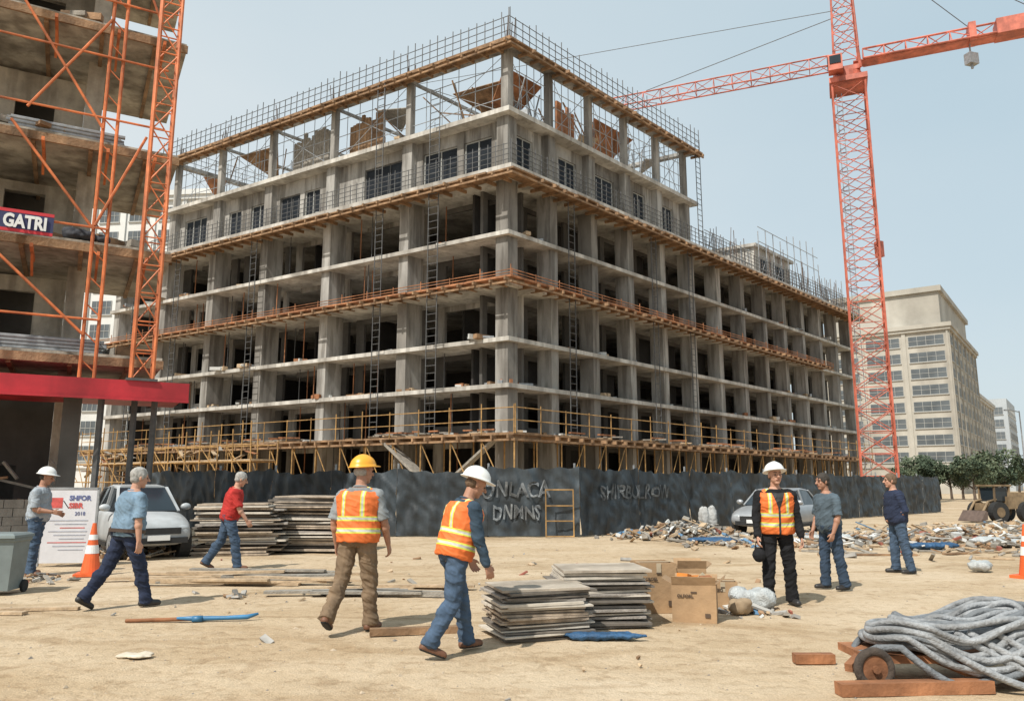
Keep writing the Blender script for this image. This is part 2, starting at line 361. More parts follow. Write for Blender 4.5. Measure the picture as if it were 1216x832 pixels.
for face,e in(('L',40.5),('R',55.5)):
    q=MB(); rail(q,face,-1.15,e,-1.1,20.07,1.3,.55,.028,4,.25); part(q,'balcony_railing',steel)
q=MB(); rail(q,'L',.2,33.5,21.5,28.52,1.3,.9,.028,3,.4); rail(q,'R',1,21,33.6,28.52,1.3,.9,.028,3,.4); part(q,'roof_railing',steel)
q=MB()
for i in range(200):
    bb=22.5+32*R.random()**.8; a=R.choice([-.6,.3,.3,1.5,5,9]); p=W(a,bb,20.07); q.tube(p,p+V((R.uniform(-.2,.2),R.uniform(-.2,.2),R.uniform(1.0,3.6))),.03,4)
for a in AU:
    for k in range(6): p=W(a+R.uniform(-.3,.3),.1+R.uniform(0,.4),28.45); q.tube(p,p+V((R.uniform(-.2,.2),0,R.uniform(.8,2.1))),.028,4)
part(q,'rebar_bundle',rebar,kind='stuff')
q=MB()
for b0,b1,h in((24,33,2.6),(34,48,5.4),(48,55,3.4)):
    u=b0
    while u<b1+.1:
        for a in(.2,7.6): q.tube(W(a,u,20.07),W(a,u,20.07+h+R.uniform(-.8,1.2)),.045,5)
        u+=1.6
    for zz in(1.2,2.4,3.8,5.2):
        if zz<h:
            for a in(.2,7.6): q.tube(W(a,b0,20.07+zz),W(a,b1,20.07+zz),.035,5)
    u=b0
    while u<b1-1.7: q.tube(W(.2,u,20.2),W(.2,u+1.6,20+min(h,2.6)),.03,5); u+=3.2
part(q,'roof_scaffold',steelg)
q=MB(); pb(q,1.5,7,36,44,20.075,24.0); pb(q,1.2,7.3,35.7,44.3,24.0,24.3); part(q,'stair_house',concl)
q=MB(); pb(q,1.44,1.497,37,38.4,21,23); pb(q,1.44,1.497,40,42.4,21,23); pb(q,3,5,35.95,35.997,20.6,22.6); part(q,'stair_house_window',glassd)
for a0,a1,mm in((16.5,20.2,woodg),(11.2,14.2,woodb)):
    q=MB(); pb(q,a0,a1,1.24,1.28,24.15,25.6); k=a0
    while k<a1: pb(q,k,k+.25,1.1,1.241,24.16,24.16+R.uniform(2.9,3.7)); k+=.27
    part(q,'board_screen',mm)
q=MB(); pb(q,1.24,1.28,6.2,8,24.15,25.6); k=6.2
while k<8.0: pb(q,1.1,1.241,k,k+.25,24.16,24.16+R.uniform(2.6,3.4)); k+=.27
part(q,'board_screen',woodr)
def panel(pts,name='formwork_panel',m=woodr):
    q=MB(); p=[V(x) for x in pts]; nrm=(p[1]-p[0]).cross(p[2]-p[0]).normalized()*.08
    nn=len(p); q.add(p+[x+nrm for x in p],[tuple(range(nn)),tuple(range(nn,2*nn))[::-1]]+[(i,(i+1)%nn,nn+(i+1)%nn,nn+i) for i in range(nn)]); part(q,name,m)
panel([W(1.5,1.6,28.1),W(1.5,5.2,28.1),W(3.5,4.6,25.9),W(3.2,2.4,26.3)])
panel([W(1.5,11,28.0),W(1.5,16,28.0),W(3.4,14.5,25.5),W(2.6,12,25.8)])
panel([W(2,2.5,27.8),W(6.5,2.5,28.0),W(5,4.5,26.6)],m=woodb)
panel([W(22.5,1.4,27.8),W(27,1.4,28.0),W(25,3.5,26.0)],m=woodb)
panel([W(9,1.6,27.4),W(12.5,1.6,28.1),W(12,3.5,27.0)],m=woodg)
panel([W(1.5,17.6,26.9),W(1.5,20,27.7),W(3,19,26.2)],m=woodg)
panel([W(28.5,1.4,26.2),W(31.5,1.4,27.2),W(31,2.6,24.9)],m=woodr)
panel([W(1.2,8.9,25.9),W(1.2,11,26.3),W(2.2,10.4,24.4),W(2,9.0,24.4)],m=woodl)
q=MB()
for i in range(80):
    if R.random()<.6: p=W(R.uniform(1,32),R.uniform(1.2,8),R.uniform(24.2,26)); e=W(R.uniform(1,32),R.uniform(1.2,8),28.1); e=p+(e-p).normalized()*R.uniform(2.5,5.5)
    else: p=W(R.uniform(1.2,5),R.uniform(1,20),R.uniform(24.2,26)); e=p+(Rb*R.uniform(-1,1)+Z*.9).normalized()*R.uniform(2.5,4.3)
    e.z=min(e.z,28.1); q.beam(p,e,.075,.075,mi=i%2)
for i in range(90):
    p=W(R.uniform(.6,32),R.uniform(.8,8),24.15) if i%2 else W(R.uniform(.8,8),R.uniform(.6,20.5),24.15); q.tube(p,p+Z*R.uniform(1.2,4),.03,4,mi=1)
for i in range(60):
    p=W(R.uniform(.5,32),R.uniform(.3,5),24.3) if i%2 else W(R.uniform(.3,5),R.uniform(.6,20.5),24.3); q.box(p,(R.uniform(.4,1.6),R.uniform(.2,.8),R.uniform(.1,.5)),R.uniform(0,3),mi=i%3)
part(q,'timber_brace',[woodb,steelg,woodl],kind='stuff')
q=MB()
for face,cols in(('L',AU),('R',BU)):
    for i in range(5):
        f=(lambda u,z_,d=.35: W(u,d,z_)) if face=='L' else (lambda u,z_,d=.35: W(d,u,z_))
        for zz in(25.2,26.2,27.3): q.tube(f(cols[i],zz),f(cols[i+1],zz+R.uniform(-.15,.15)),.028,5)
        q.tube(f(cols[i]+.4,24.2),f(cols[i+1]-.4,28.1),.025,5); q.tube(f(cols[i]+.4,28.1),f(cols[i+1]-.4,24.2),.02,5)
        for k in range(5):
            u=cols[i]+(cols[i+1]-cols[i])*(k+1)/6; q.tube(f(u,24.15),f(u,28.2),.024,4)
part(q,'guard_tube',steelg)
# ------------------------------------------------------------------ scaffold decks
def deck(name,label,z,ov,aend,bend,m,railm=None,rh=1.0,posts=False,th=.12,group='scaffold decks around the unfinished building'):
    T=thing(name,label,'scaffold',W(-ov,-ov,0) if posts else W(0,0,z),group=group)
    q=MB()
    a=-ov
    while a<aend: e=min(aend,a+R.uniform(1.8,3.2)); pb(q,a,e-.03,-ov+R.uniform(-.06,.1),-.34,z-th,z+R.uniform(-.02,.03)); a=e
    bb=-.30
    while bb<bend: e=min(bend,bb+R.uniform(1.8,3.2)); pb(q,-ov+R.uniform(-.06,.1),-.34,bb,e-.03,z-th+.004,z+R.uniform(-.02,.03)); bb=e
    q.obj('plank_deck',T,m,world=True)
    q=MB(); a=-ov+.2
    while a<aend: pb(q,a,a+.12,-ov-R.uniform(.05,.3),.0,z-th-.2,z-th-.003); a+=1.1
    bb=.9
    while bb<bend: pb(q,-ov-R.uniform(.05,.3),.0,bb,bb+.12,z-th-.2,z-th-.003); bb+=1.1
    if aend: pb(q,-ov-.03,aend,-ov-.03,-ov+.06,z-th-.32,z-th-.205)
    if bend: pb(q,-ov-.03,-ov+.06,-ov+.065,bend,z-th-.32,z-th-.205)
    q.obj('joist_frame',T,woodb,world=True)
    if railm:
        q=MB(); rail(q,'L',-ov,aend,-ov+.05,z,rh,2.1,.035,2,.3); rail(q,'R',-ov,bend,-ov+.05,z,rh,2.1,.035,2,.3)
        q.obj('guard_rail',T,railm,world=True)
    if posts:
        q=MB(); a=-ov+.1
        while a<aend:
            for d in(-ov+.1,-.5): q.tube(W(a,d,0),W(a,d,z-.3),.045,6)
            q.tube(W(a,-ov+.1,.2),W(a+2.1,-ov+.1,z-.4),.03,5); a+=2.1
        bb=1.6
        while bb<bend:
            for d in(-ov+.1,-.5): q.tube(W(d,bb,0),W(d,bb,z-.3),.045,6)
            q.tube(W(-ov+.1,bb,.2),W(-ov+.1,bb+2.1,z-.4),.03,5); bb+=2.1
        q.obj('standard_post',T,yel,world=True)
        q=MB()
        for i in range(44):
            if i%2: p=W(R.uniform(-1,38),-ov+.5+R.random(),z)
            else: p=W(-ov+.5+R.random(),R.uniform(0,48),z)
            for j in range(3): q.box(p+V((R.uniform(-.4,.4),R.uniform(-.2,.2),.1+.1*j)),(R.uniform(.4,1.6),.2,.08),R.uniform(-.7,.9),mi=j)
        q.obj('stored_board',T,[woodl,woodg,woodr],world=True,kind='stuff')
deck('scaffold_deck','wooden formwork deck under the wide balcony slab',19.66,1.6,40.3,55.5,woodb,th=.1)
deck('scaffold_deck','rust brown plank deck at mid height of building',13.30,1.35,40.3,46,woodr,woodr,.35)
deck('scaffold_deck','low wooden scaffold deck with yellow guard rails',4.35,2.4,39,52,woodb,yel,1.35,True)
deck('scaffold_deck','thin plank ledge below the roof railing',28.2,1.0,34,22,woodb,None,th=.06)
def ladder(P0,h,xd,wd=.5,m=steel,label='tall vertical steel access ladder fixed on the facade'):
    T=MB(); x=V(xd)*wd/2; T.tube(-x,-x+Z*h,.035,5); T.tube(x,x+Z*h,.035,5)
    k=0
    while k*.45<h-.2: T.tube(-x+Z*(.2+k*.45),x+Z*(.2+k*.45),.025,5); k+=1
    o=T.obj('access_ladder',None,m); o.location=P0; tag(o,label,'ladder','access ladders on the building')
ladder(W(4.6,-1.05,4.36),22,La,.75)
for a,zz,h in((21.5,4.36,15),(9.3,4.36,15),(30.5,4.36,15),(36,4.36,15)): ladder(W(a,-.8,zz),h,La,.6)
for bb,zz,h in((4.9,4.36,15),(14.4,4.36,15),(19.5,4.36,15)): ladder(W(-.8,bb,zz),h,Rb,.6)
ladder(W(-.6,21.8,20.1),9.5,Rb,.7); ladder(W(9.3,-.95,20.1),8,La,.6)
q=MB()
q.beam(W(3,-2.0,1.2)-W(3,-2,0),W(7,-2.0,4.2)-W(3,-2,0),.9,.15); q.beam(W(3,-2.0,1.2)-W(3,-2,0),W(-.8,-2.0,4.0)-W(3,-2,0),.5,.12)
for k in(1,3.2): q.beam(W(3+k,-2,0)-W(3,-2,0),W(3+k,-2,1.2+k*.72)-W(3,-2,0),.15,.15)
solo(q,'site_stair','timber ramp rising behind the fence to the deck','ramp',W(3,-2,0),0,woodg)
for k in range(2):
    T=thing('tube_scaffold','brown tube scaffold with boards and sloping braces','scaffold',W(18+k*11,-5.5,0),group='tube scaffolds behind the fence')
    q=MB(); a0=13+k*11; a1=a0+10
    a=a0
    while a<=a1+.01:
        for d in(-4.6,-6.2): q.tube(W(a,d,0),W(a+R.uniform(-.2,.2),d,4.0+R.uniform(0,1.6)),.045,6)
        a+=1.6
    for zz in(1.8,3.0,4.0):
        for d in(-4.6,-6.2): q.tube(W(a0,d,zz),W(a1,d,zz+R.uniform(-.05,.05)),.04,6)
    a=a0
    while a<a1-1: q.tube(W(a,-6.2,1.8),W(a+2.4,-6.2,4.0),.03,5); a+=2.5
    q.obj('tube_frame',T,[yel],world=True)
    q=MB(); pb(q,a0,a1,-6.15,-4.65,3.05,3.13); 
    for j in range(26):
        a=R.uniform(a0,a1-2); zz=R.uniform(1.9,3.8); q.beam(W(a,-5.4+R.uniform(-.5,.5),zz),W(a+R.uniform(.8,2.4),-5.2,zz+R.uniform(-.5,.5)),.22,.05,mi=j%3)
    q.obj('loose_board',T,[woodl,woodg,woodr],world=True,kind='stuff')
# ------------------------------------------------------------------ crane
K=V((28.1,60,0)); J=V((-.921,.39,0)); Kp=V((.39,.921,0))
cr=thing('tower_crane','tall red lattice tower crane beside the building','crane',K)
def cobj(q,name,m=craner): return q.obj(name,cr,m,world=True)
def lattice(mb,cf,n,r,rb,faces=((0,1),(1,2),(2,3),(3,0)),z=True):
    S_=[cf(i) for i in range(n+1)]; k=len(S_[0])
    for i in range(n):
        for c_ in range(k): mb.tube(S_[i][c_],S_[i+1][c_],r,6)
        for a,b_ in faces:
            mb.tube(S_[i][a],S_[i][b_],rb,5)
            if i%2: mb.tube(S_[i][a],S_[i+1][b_],rb,5)
            else: mb.tube(S_[i][b_],S_[i+1][a],rb,5)
            if z: 
                if i%2: mb.tube(S_[i][b_],S_[i+1][a],rb,5)
                else: mb.tube(S_[i][a],S_[i+1][b_],rb,5)
    for a,b_ in faces: mb.tube(S_[n][a],S_[n][b_],rb,5)
hw=1.25
sq=[J*hw+Kp*hw,-J*hw+Kp*hw,-J*hw-Kp*hw,J*hw-Kp*hw]
q=MB(); lattice(q,lambda i:[K+c_+Z*(.6+i*33.6/20) for c_ in sq],20,.085,.038); cobj(q,'mast')
q=MB(); q.box(K+Z*.3,(4.5,4.5,.6),.4); cobj(q,'base',concl)
JA=math.atan2(J.y,J.x)
q=MB(); q.box(K+Z*34.5,(2.9,2.9,.45),JA); q.tube(K+Z*34.7,K+Z*35.4,1.1,20); q.box(K+Z*35.65,(2.0,1.7,.4),JA)
for c_ in sq: q.beam(K+c_*.8+Z*35.4,K+c_*.72+Z*37.3,.16,.16)
cobj(q,'slewing_unit')
q=MB(); q.box(K-Kp*1.65+J*.9+Z*35.7,(1.1,1.0,1.35),JA); cobj(q,'cab',craner)
q=MB(); q.box(K-Kp*1.65+J*1.48+Z*35.9,(.06,.85,.8),JA); q.box(K-Kp*2.18+J*.9+Z*35.9,(.85,.06,.7),JA); cobj(q,'cab_window',glass)
h2=.95; q=MB()
lattice(q,lambda i:[K+c_*(h2/hw*(1-.35*i/8))+Z*(37.3+i*13/8) for c_ in sq],8,.08,.038); cobj(q,'tower_head')
q=MB(); lattice(q,lambda i:[K+J*(1.3+i*1.6)+Kp*.6+Z*36.3,K+J*(1.3+i*1.6)-Kp*.6+Z*36.3,K+J*(1.3+i*1.6)+Z*37.5],12,.065,.032,((0,1),(1,2),(2,0)),False); cobj(q,'jib')
q=MB(); lattice(q,lambda i:[K-J*(1.3+i*1.6)+Kp*.7+Z*36.3,K-J*(1.3+i*1.6)-Kp*.7+Z*36.3,K-J*(1.3+i*1.6)+Z*37.5],9,.085,.042,((0,1),(1,2),(2,0)),False)
q.box(K-J*8+Z*36.25,(15,1.2,.08),JA); cobj(q,'counter_jib')
q=MB(); q.box(K-J*13.0+Z*36.8,(4.4,1.6,1.25),JA); cobj(q,'counterweight')
q=MB(); q.box(K-J*9.2+Z*36.9,(.5,1.3,1.5),JA); cobj(q,'winch')
q=MB(); p=K-J*9.0; q.tube(p+Z*36.2,p+Z*35.2,.04,6); q.tube(p+Kp*.3+Z*36.2,p+Kp*.3+Z*35.2,.04,6); q.box(p+Z*34.8,(.85,.6,.9),.3); q.tube(p+Z*34.35,p+Z*34,.1,8); cobj(q,'hook_block',steelg)
q=MB(); A=K+Z*50.2
q.tube(K+Z*41,K+J*17+Z*37.6,.035,5); q.tube(A,K-J*14+Z*37.6,.035,5); q.tube(K+Z*41.5+J*.6,K+J*42+Z*43.5,.03,5); q.tube(A-Z*1,K-J*9+Z*37.6,.035,5); q.tube(K+Z*43,K-J*16+Z*40.5,.03,5); cobj(q,'pendant_cable',steel)
q=MB(); p=K+sq[3]*.62
q.tube(p+Z*.6-J*.2,p+Z*33.5-J*.2,.03,5); q.tube(p+Z*.6+J*.2,p+Z*33.5+J*.2,.03,5)
for i in range(80): q.tube(p-J*.2+Z*(.8+i*.41),p+J*.2+Z*(.8+i*.41),.022,4)
cobj(q,'mast_ladder',steelg)
q=MB(); q.box(K+sq[1]*1.1+Z*20.5,(.5,.5,1.3),.4); cobj(q,'junction_box')
# ------------------------------------------------------------------ office buildings
mat('office_glass',(.11,.125,.135),.35,.35,.15)
def office(name,label,corner,ld,sd,ll,sl,H,nf,nl,ns,m,cor=True,top=None,z00=5,lw=.17):
    T=thing(name,label,'building',corner); ld=V(ld).normalized(); sd=V(sd).normalized()
    def bx(mb,l0,l1,s0,s1,z0,z1):
        f=lambda a,b_,z_:corner+ld*a+sd*b_+Z*z_
        mb.hexa([f(l0,s0,z0),f(l0,s1,z0),f(l1,s1,z0),f(l1,s0,z0),f(l0,s0,z1),f(l0,s1,z1),f(l1,s1,z1),f(l1,s0,z1)])
    Hb=top or H
    q=MB(); bx(q,0,ll,0,sl,0,Hb)
    if top: bx(q,1.2,ll-1,1.2,sl-1.2,Hb+.01,H)
    q.obj('wall',T,m,world=True)
    if cor:
        for a_ in ((-.8,ll+.8,-.8,sl+.8,Hb-.9,Hb-.1),(-.5,ll+.5,-.5,sl+.5,Hb-1.5,Hb-.91),(-.3,ll+.3,-.3,sl+.3,z00+.1,z00+.7)):
            q=MB(); bx(q,*a_); q.obj('cornice',T,m,world=True)
        if top:
            q=MB(); bx(q,.6,ll-.4,.6,sl-.6,H-.8,H+.3); q.obj('cornice',T,m,world=True)
    fh=(Hb-z00-2.2)/nf; q=MB()
    for k in range(nl+1):
        u=ll*k/nl; bx(q,max(0,u-.35),min(ll,u+.35),-.25,-.003,z00+.71,Hb-1.51)
    for k in range(ns+1):
        u=sl*k/ns; bx(q,-.25,-.003,max(0,u-.3),min(sl,u+.3),z00+.71,Hb-1.51)
    if cor: q.obj('pilaster',T,m,world=True)
    proto={}
    def win(face,u0,u1,z0,z1):
        key=(face,round(u1-u0,2),round(z1-z0,2)); off=(ld*u0 if face=='l' else sd*u0)+Z*z0
        if key not in proto:
            f=MB(); g=MB(); w_=u1-u0; h_=z1-z0
            def b2(mb,x0,x1,o0,o1,y0,y1):
                a=ld if face=='l' else sd; nn=sd if face=='l' else ld
                g_=lambda x,o,y:corner+a*x-nn*o+Z*y
                mb.hexa([g_(x0,o0,y0),g_(x0,o1,y0),g_(x1,o1,y0),g_(x1,o0,y0),g_(x0,o0,y1),g_(x0,o1,y1),g_(x1,o1,y1),g_(x1,o0,y1)])
            b2(f,-.1,w_+.1,.004,.22,-.18,0)
            for x in range(0,5): b2(f,(w_-.06)*x/4,(w_-.06)*x/4+.06,.06,.1,.003,h_-.003)
            b2(f,0,w_,.06,.095,h_*.5,h_*.5+.06)
            b2(g,.0,w_,.006,.05,.004,h_)
            proto[key]=(f.mesh('window',[mat('window_frame_grey',(.38,.38,.36),.7,.1,2)]),g.mesh('glass_pane',[MATS['office_glass']]))
        fm,gmm=proto[key]
        o=D.objects.new('window',fm); COL.objects.link(o); o.parent=T; o.matrix_parent_inverse=Matrix.Translation(-T.location); o.location=off
        g2=D.objects.new('glass_pane',gmm); COL.objects.link(g2); g2.parent=o
    for f in range(nf):
        z0=z00+1.2+f*fh
        for k in range(nl): win('l',ll*k/nl+ll/nl*lw,ll*(k+1)/nl-ll/nl*lw,z0,z0+fh*.58)
        for k in range(ns): win('s',sl*k/ns+sl/ns*.22,sl*(k+1)/ns-sl/ns*.22,z0,z0+fh*.58)
    return T
stone=mat('beige_stone',(.43,.405,.355),.9,.14,.3,bump=.1,stain=.2)  # distant stone tones slightly lightened in place of haze
stone2=mat('pale_stone',(.50,.485,.45),.9,.12,.3,stain=.15)
office('office_building','beige stone office block with cornice and setback top',V((86,150,0)),(-.804,.595,0),(.595,.804,0),24,44,41,8,3,7,stone,top=33.5,lw=.10)
office('office_building','lower pale stone annex beside the beige office block',V((114.5,190,0)),(-.804,.595,0),(.595,.804,0),20,36,24,5,3,6,stone2,cor=True)
office('office_building','distant grey glazed block behind the stone annex',V((146,228,0)),(-.804,.595,0),(.595,.804,0),20,30,27,6,3,6,mat('bluegrey_stone',(.40,.43,.45),.8,.1,.3),cor=False,z00=3)
office('office_building','pale concrete tower block seen through the scaffold',V((-45,112,0)),(-1,.12,0),(.12,1,0),34,20,46,11,7,2,mat('white_stone',(.62,.62,.60),.9,.08,.3),z00=4)
# ------------------------------------------------------------------ left structure
P0=V((-9.42,20,0)); F=V((-.869,-.494,0)); N=V((.494,-.869,0))
def Q(s_,n_,z_): return P0+F*s_+N*n_+Z*z_
def qb(mb,s0,s1,n0,n1,z0,z1,mi=0): mb.hexa([Q(s0,n0,z0),Q(s1,n0,z0),Q(s1,n1,z0),Q(s0,n1,z0),Q(s0,n0,z1),Q(s1,n0,z1),Q(s1,n1,z1),Q(s0,n1,z1)],mi)
lb=thing('unfinished_building','weathered concrete frame building with cantilever floors and red canopy','building',P0)
def lo(q,name,m): return q.obj(name,lb,m,world=True)
SZ=[4.85,7.75,10.5,13.85,17.2]
lconc=mat('warm_concrete',(.46,.42,.355),.9,.3,1.6,bump=.35,stain=.4,drip=.3)
for z in SZ:
    q=MB(); qb(q,-.25,9,-5.0,0,z-.26,z); lo(q,'floor_slab',lconc)
    q=MB(); qb(q,-.28,9,.002,.07,z-.30,z-.08,0)
    for k in range(7): qb(q,.5+k*1.3,.6+k*1.3,-4.8,-.05,z-.36,z-.263)
    lo(q,'edge_formwork',woodb)
for s_ in(1.9,6.0):
    q=MB(); qb(q,s_-.22,s_+.22,-2.3,-1.86,0,17); lo(q,'column',lconc)
for i,z in enumerate([0]+SZ[:4]):
    z1=SZ[i]-.37
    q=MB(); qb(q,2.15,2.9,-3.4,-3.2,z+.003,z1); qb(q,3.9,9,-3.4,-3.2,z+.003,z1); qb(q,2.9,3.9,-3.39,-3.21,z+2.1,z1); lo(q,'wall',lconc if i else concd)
    if i==0: continue
    q=MB(); qb(q,4.6,5.4,-3.19,-3.14,z+.8,z+2.0); lo(q,'window',glass)
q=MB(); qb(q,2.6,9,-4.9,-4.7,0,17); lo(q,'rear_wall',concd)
redm=mat('red_canopy',(.45,.02,.03),.5,.2,2,stain=.3)
q=MB(); qb(q,-.8,9,.9,1.35,3.62,4.06); qb(q,-.8,9,-2,.898,3.75,3.86); q.beam(Q(-.8,1.4,3.60),Q(9,1.4,3.60),.05,.06); lo(q,'canopy',redm)
for s_,n_ in((-.1,.6),(.35,.5),(1.1,.9),(4.6,.8)):
    q=MB(); q.beam(Q(s_,n_,0),Q(s_,n_,3.7),.11,.11); lo(q,'canopy_post',steel)
q=MB(); qb(q,1.5,1.9,.2,.6,0,3.7); lo(q,'canopy_pier',concd)
blockm=mat('breeze_block',(.30,.28,.25),.95,.2,3,bump=.4,stain=.3)
q=MB()
for r_ in range(6):
    for k in range(9):
        s0=1.9+k*.42+(r_%2)*.2; qb(q,s0,s0+.405,-.6,-.4,.003+r_*.205,.2+r_*.205)
lo(q,'block_wall',blockm)
q=MB()
for i in range(16): 
    s_=R.uniform(1.6,5); z=R.uniform(.2,2.6); q.beam(Q(s_,-1.2,z),Q(s_+R.uniform(.2,1.4),-1.3,z+R.uniform(-.3,.8)),.12,.06,mi=i%2)
q.obj('stored_timber',lb,[woodb,woodg],world=True,kind='stuff')
q=MB()
for z in SZ[:4]:
    for i in range(14): q.box(Q(R.uniform(.3,5),-R.uniform(.2,2.5),z+.15),(R.uniform(.3,1.3),R.uniform(.1,.5),R.uniform(.08,.3)),R.uniform(0,3),mi=i%3)
q.obj('stored_material',lb,[woodb,woodg,steelg],world=True,kind='stuff')
T=thing('orange_scaffold','orange painted steel scaffold with diagonal braces','scaffold',Q(1.4,.6,3.9))
q=MB()
for s_ in(1.30,1.62,4.2): q.tube(Q(s_,.55,4.06),Q(s_,.55,18),.045,8)
for k in range(20): q.tube(Q(1.30,.55,4.3+k*.7),Q(1.62,.55,4.6+k*.7),.02,5)
q.obj('standard_post',T,orange,world=True)
q=MB()
for z in(5.6,7.95,10.9,12.6,14.2,16.5): q.tube(Q(.2 if z>9 else 1.3,.6,z),Q(6,.6,z+.0),.03,7)
for z0,z1,s0,s1 in((5.2,7.6,1.62,4.2),(7.9,10.4,1.62,3.6),(10.6,13.6,1.62,3.6),(13.7,10.8,1.62,3.3),(16.9,13.9,1.4,3.6),(10.6,8.0,.6,1.6),(14.0,16.8,.5,1.6)): q.tube(Q(s0,.6,z0),Q(s1,.6,z1),.035,7)
q.obj('diagonal_brace',T,orange,world=True)
for z in(7.85,10.6,13.95):
    for s_ in(.35,1.46,2.9):
        q=MB(); q.beam(Q(s_,-.9,z-.55),Q(s_,.6,z-.55),.07,.10); q.beam(Q(s_,-.9,z-.95),Q(s_,-.05,z-.58),.06,.06); q.obj('bracket',T,orange,world=True)
hc=Q(.28,1.05,0); T=thing('hoist_mast','slim orange lattice hoist mast beside concrete floors','hoist mast',hc+Z*4.06)
q=MB(); hs=[F*.24+N*.24,-F*.24+N*.24,-F*.24-N*.24,F*.24-N*.24]
lattice(q,lambda i:[hc+c_+Z*(4.1+i*.72) for c_ in hs],19,.045,.02,z=False); q.obj('lattice_mast',T,orange,world=True)
q=MB(); q.box(hc+Z*4.09,(.7,.7,.06),.5); q.obj('foot_plate',T,steel,world=True)
T=thing('banner_sign','dark blue banner with white lettering and red edges','sign',Q(3.0,.7,7.6))
q=MB(); qb(q,2.48,4.2,.66,.69,7.54,8.10,0); qb(q,2.48,4.2,.691,.695,8.02,8.10,1); qb(q,2.48,4.2,.691,.695,7.54,7.62,1); q.obj('panel',T,[mat('banner_blue',(.03,.035,.10),.7,.1,3),mat('banner_red',(.5,.03,.04),.7,.1,3)],world=True)
text('lettering','GATRI',.44,Q(3.52,.72,7.66),-F,T,white,True,ext=.01,xs=.72,rough=-1.5)
def bundle(loc,d,L,n,r,m,name,label,cat):
    q=MB(); d=V(d).normalized(); s_,u=frame(d)
    for i in range(n):
        o_=s_*(i%7-3)*r*2.1+Z*(r+(i//7)*r*1.8)+d*R.uniform(-.15,.15); q.tube(o_-d*L/2,o_+d*L/2,r,7)
    solo(q,name,label,cat,loc,0,m)
bundle(Q(2.4,-.45,10.5),F,2.6,18,.055,steelg,'pipe_bundle','bundle of grey steel pipes lying on concrete floor','pipes')
bundle(Q(2.8,-.5,4.85),F,3.2,28,.05,steelg,'pipe_bundle','low bundle of grey pipes on slab above canopy','pipes')
q=MB()
for i in range(10): q.ell((R.uniform(-.4,.4),R.uniform(-.15,.15),.1+R.uniform(0,.14)),(.2,.18,.13),n=9,m=6)
me=remesh(q,.03,2,'sack_heap',mat('dark_sack',(.03,.032,.04),.8),wr=.02); o=mobj('sack_heap',me,None); o.location=Q(1.75,-.25,7.76); o.rotation_euler=(0,0,.52); tag(o,'heap of dark sacks lying on the concrete floor','sacks')
# ------------------------------------------------------------------ fence
FP=[V((-14.5,30.2,0)),V((-12.8,28.9,0)),V((-3.6,24.6,0)),V((2.1,24.5,0)),V((6.5,28.8,0)),V((25.5,47,0))]
fm=mat('fence_tarp',(.040,.052,.062),.55,.55,1.6,bump=.6,bscale=4,st=(1,1,.5),stain=.4,drip=.25)
fw=thing('site_fence','dark blue-grey tarpaulin site fence with painted lettering','fence',FP[2])
def fo(s_,z_,sd): 
    r1=1-abs(noise.noise(V((s_*1.9+z_*1.1,z_*.9-s_*.4,sd+5))))*2.4
    return .04*math.sin(s_*4.1+sd+z_*1.2)+.018*math.sin(s_*11+2.5*math.sin(z_*2+sd)+sd)+.08*noise.noise(V((s_*1.6,z_*1.3,sd)))+.05*noise.noise(V((s_*3.5+z_*2,z_*3.3,sd)))+.05*max(0,r1)**2
PL=2.9
for k in range(len(FP)-1):
    a,b_=FP[k],FP[k+1]; d=(b_-a); Ln=d.length; d.normalize(); nr=V((d.y,-d.x,0)); np_=max(1,round(Ln/PL)); 
    for p in range(np_):
        q=MB(); s0=Ln*p/np_+.004; s1=Ln*(p+1)/np_-.004; nsx,nsz=56,24; hh=2.08+R.uniform(-.06,.06); sag=R.uniform(.03,.13)
        P=[]
        for j in range(nsz+1):
            for i in range(nsx+1):
                s_=s0+(s1-s0)*i/nsx; t=i/nsx; z_=.03+(hh-sag*4*t*(1-t)+.03*math.sin(s_*9)+.03*noise.noise(V((s_*5,k,2))))*j/nsz
                P.append(a+d*s_+nr*fo(s_,z_,k)+Z*z_)
        q.add(P,[(j*(nsx+1)+i,j*(nsx+1)+i+1,(j+1)*(nsx+1)+i+1,(j+1)*(nsx+1)+i) for j in range(nsz) for i in range(nsx)])
        q.obj('panel',fw,fm,world=True,smooth=True)
        q=MB(); pp=a+d*s0-nr*.2; q.tube(pp,pp+Z*2.25,.035,7); q.obj('post',fw,steelg,world=True)
fl=mat('faded_paint',(.27,.29,.305),.85,.6,5,stain=.4)
d34=(FP[4]-FP[3]).normalized()
def onf(k):
    a=FP[k]; d=(FP[k+1]-a).normalized(); nr=V((d.y,-d.x,0))
    def f(p):
        s_=(p-a).dot(d); return a+d*s_+nr*(fo(s_,p.z,k)+.075)+Z*p.z
    return f
text('lettering','ONLACA',.66,V((-.95,24.5,1.22)),(1,-.018,0),fw,fl,True,off=onf(2),rough=.10,xs=.78)
text('lettering','DNMNS',.60,V((-.6,24.5,.55)),(1,-.018,0),fw,fl,True,off=onf(2),rough=.10,xs=.7)
text('lettering','SHIRBULROW',.62,FP[3]+d34*.9+Z*1.15,d34,fw,fl,True,off=onf(3),rough=.09,xs=1.0)
q=MB()
for x in(-.42,.42): q.tube((x,0,0.02),(x,.14,1.45),.022,7)
for z in(.05,.5,.95,1.43): q.tube((-.42,.14*z/1.45,z),(.42,.14*z/1.45,z),.02,7)
solo(q,'metal_frame','rusty tubular frame leaning on the dark fence','frame',(1.45,23.95,0),0,yel)
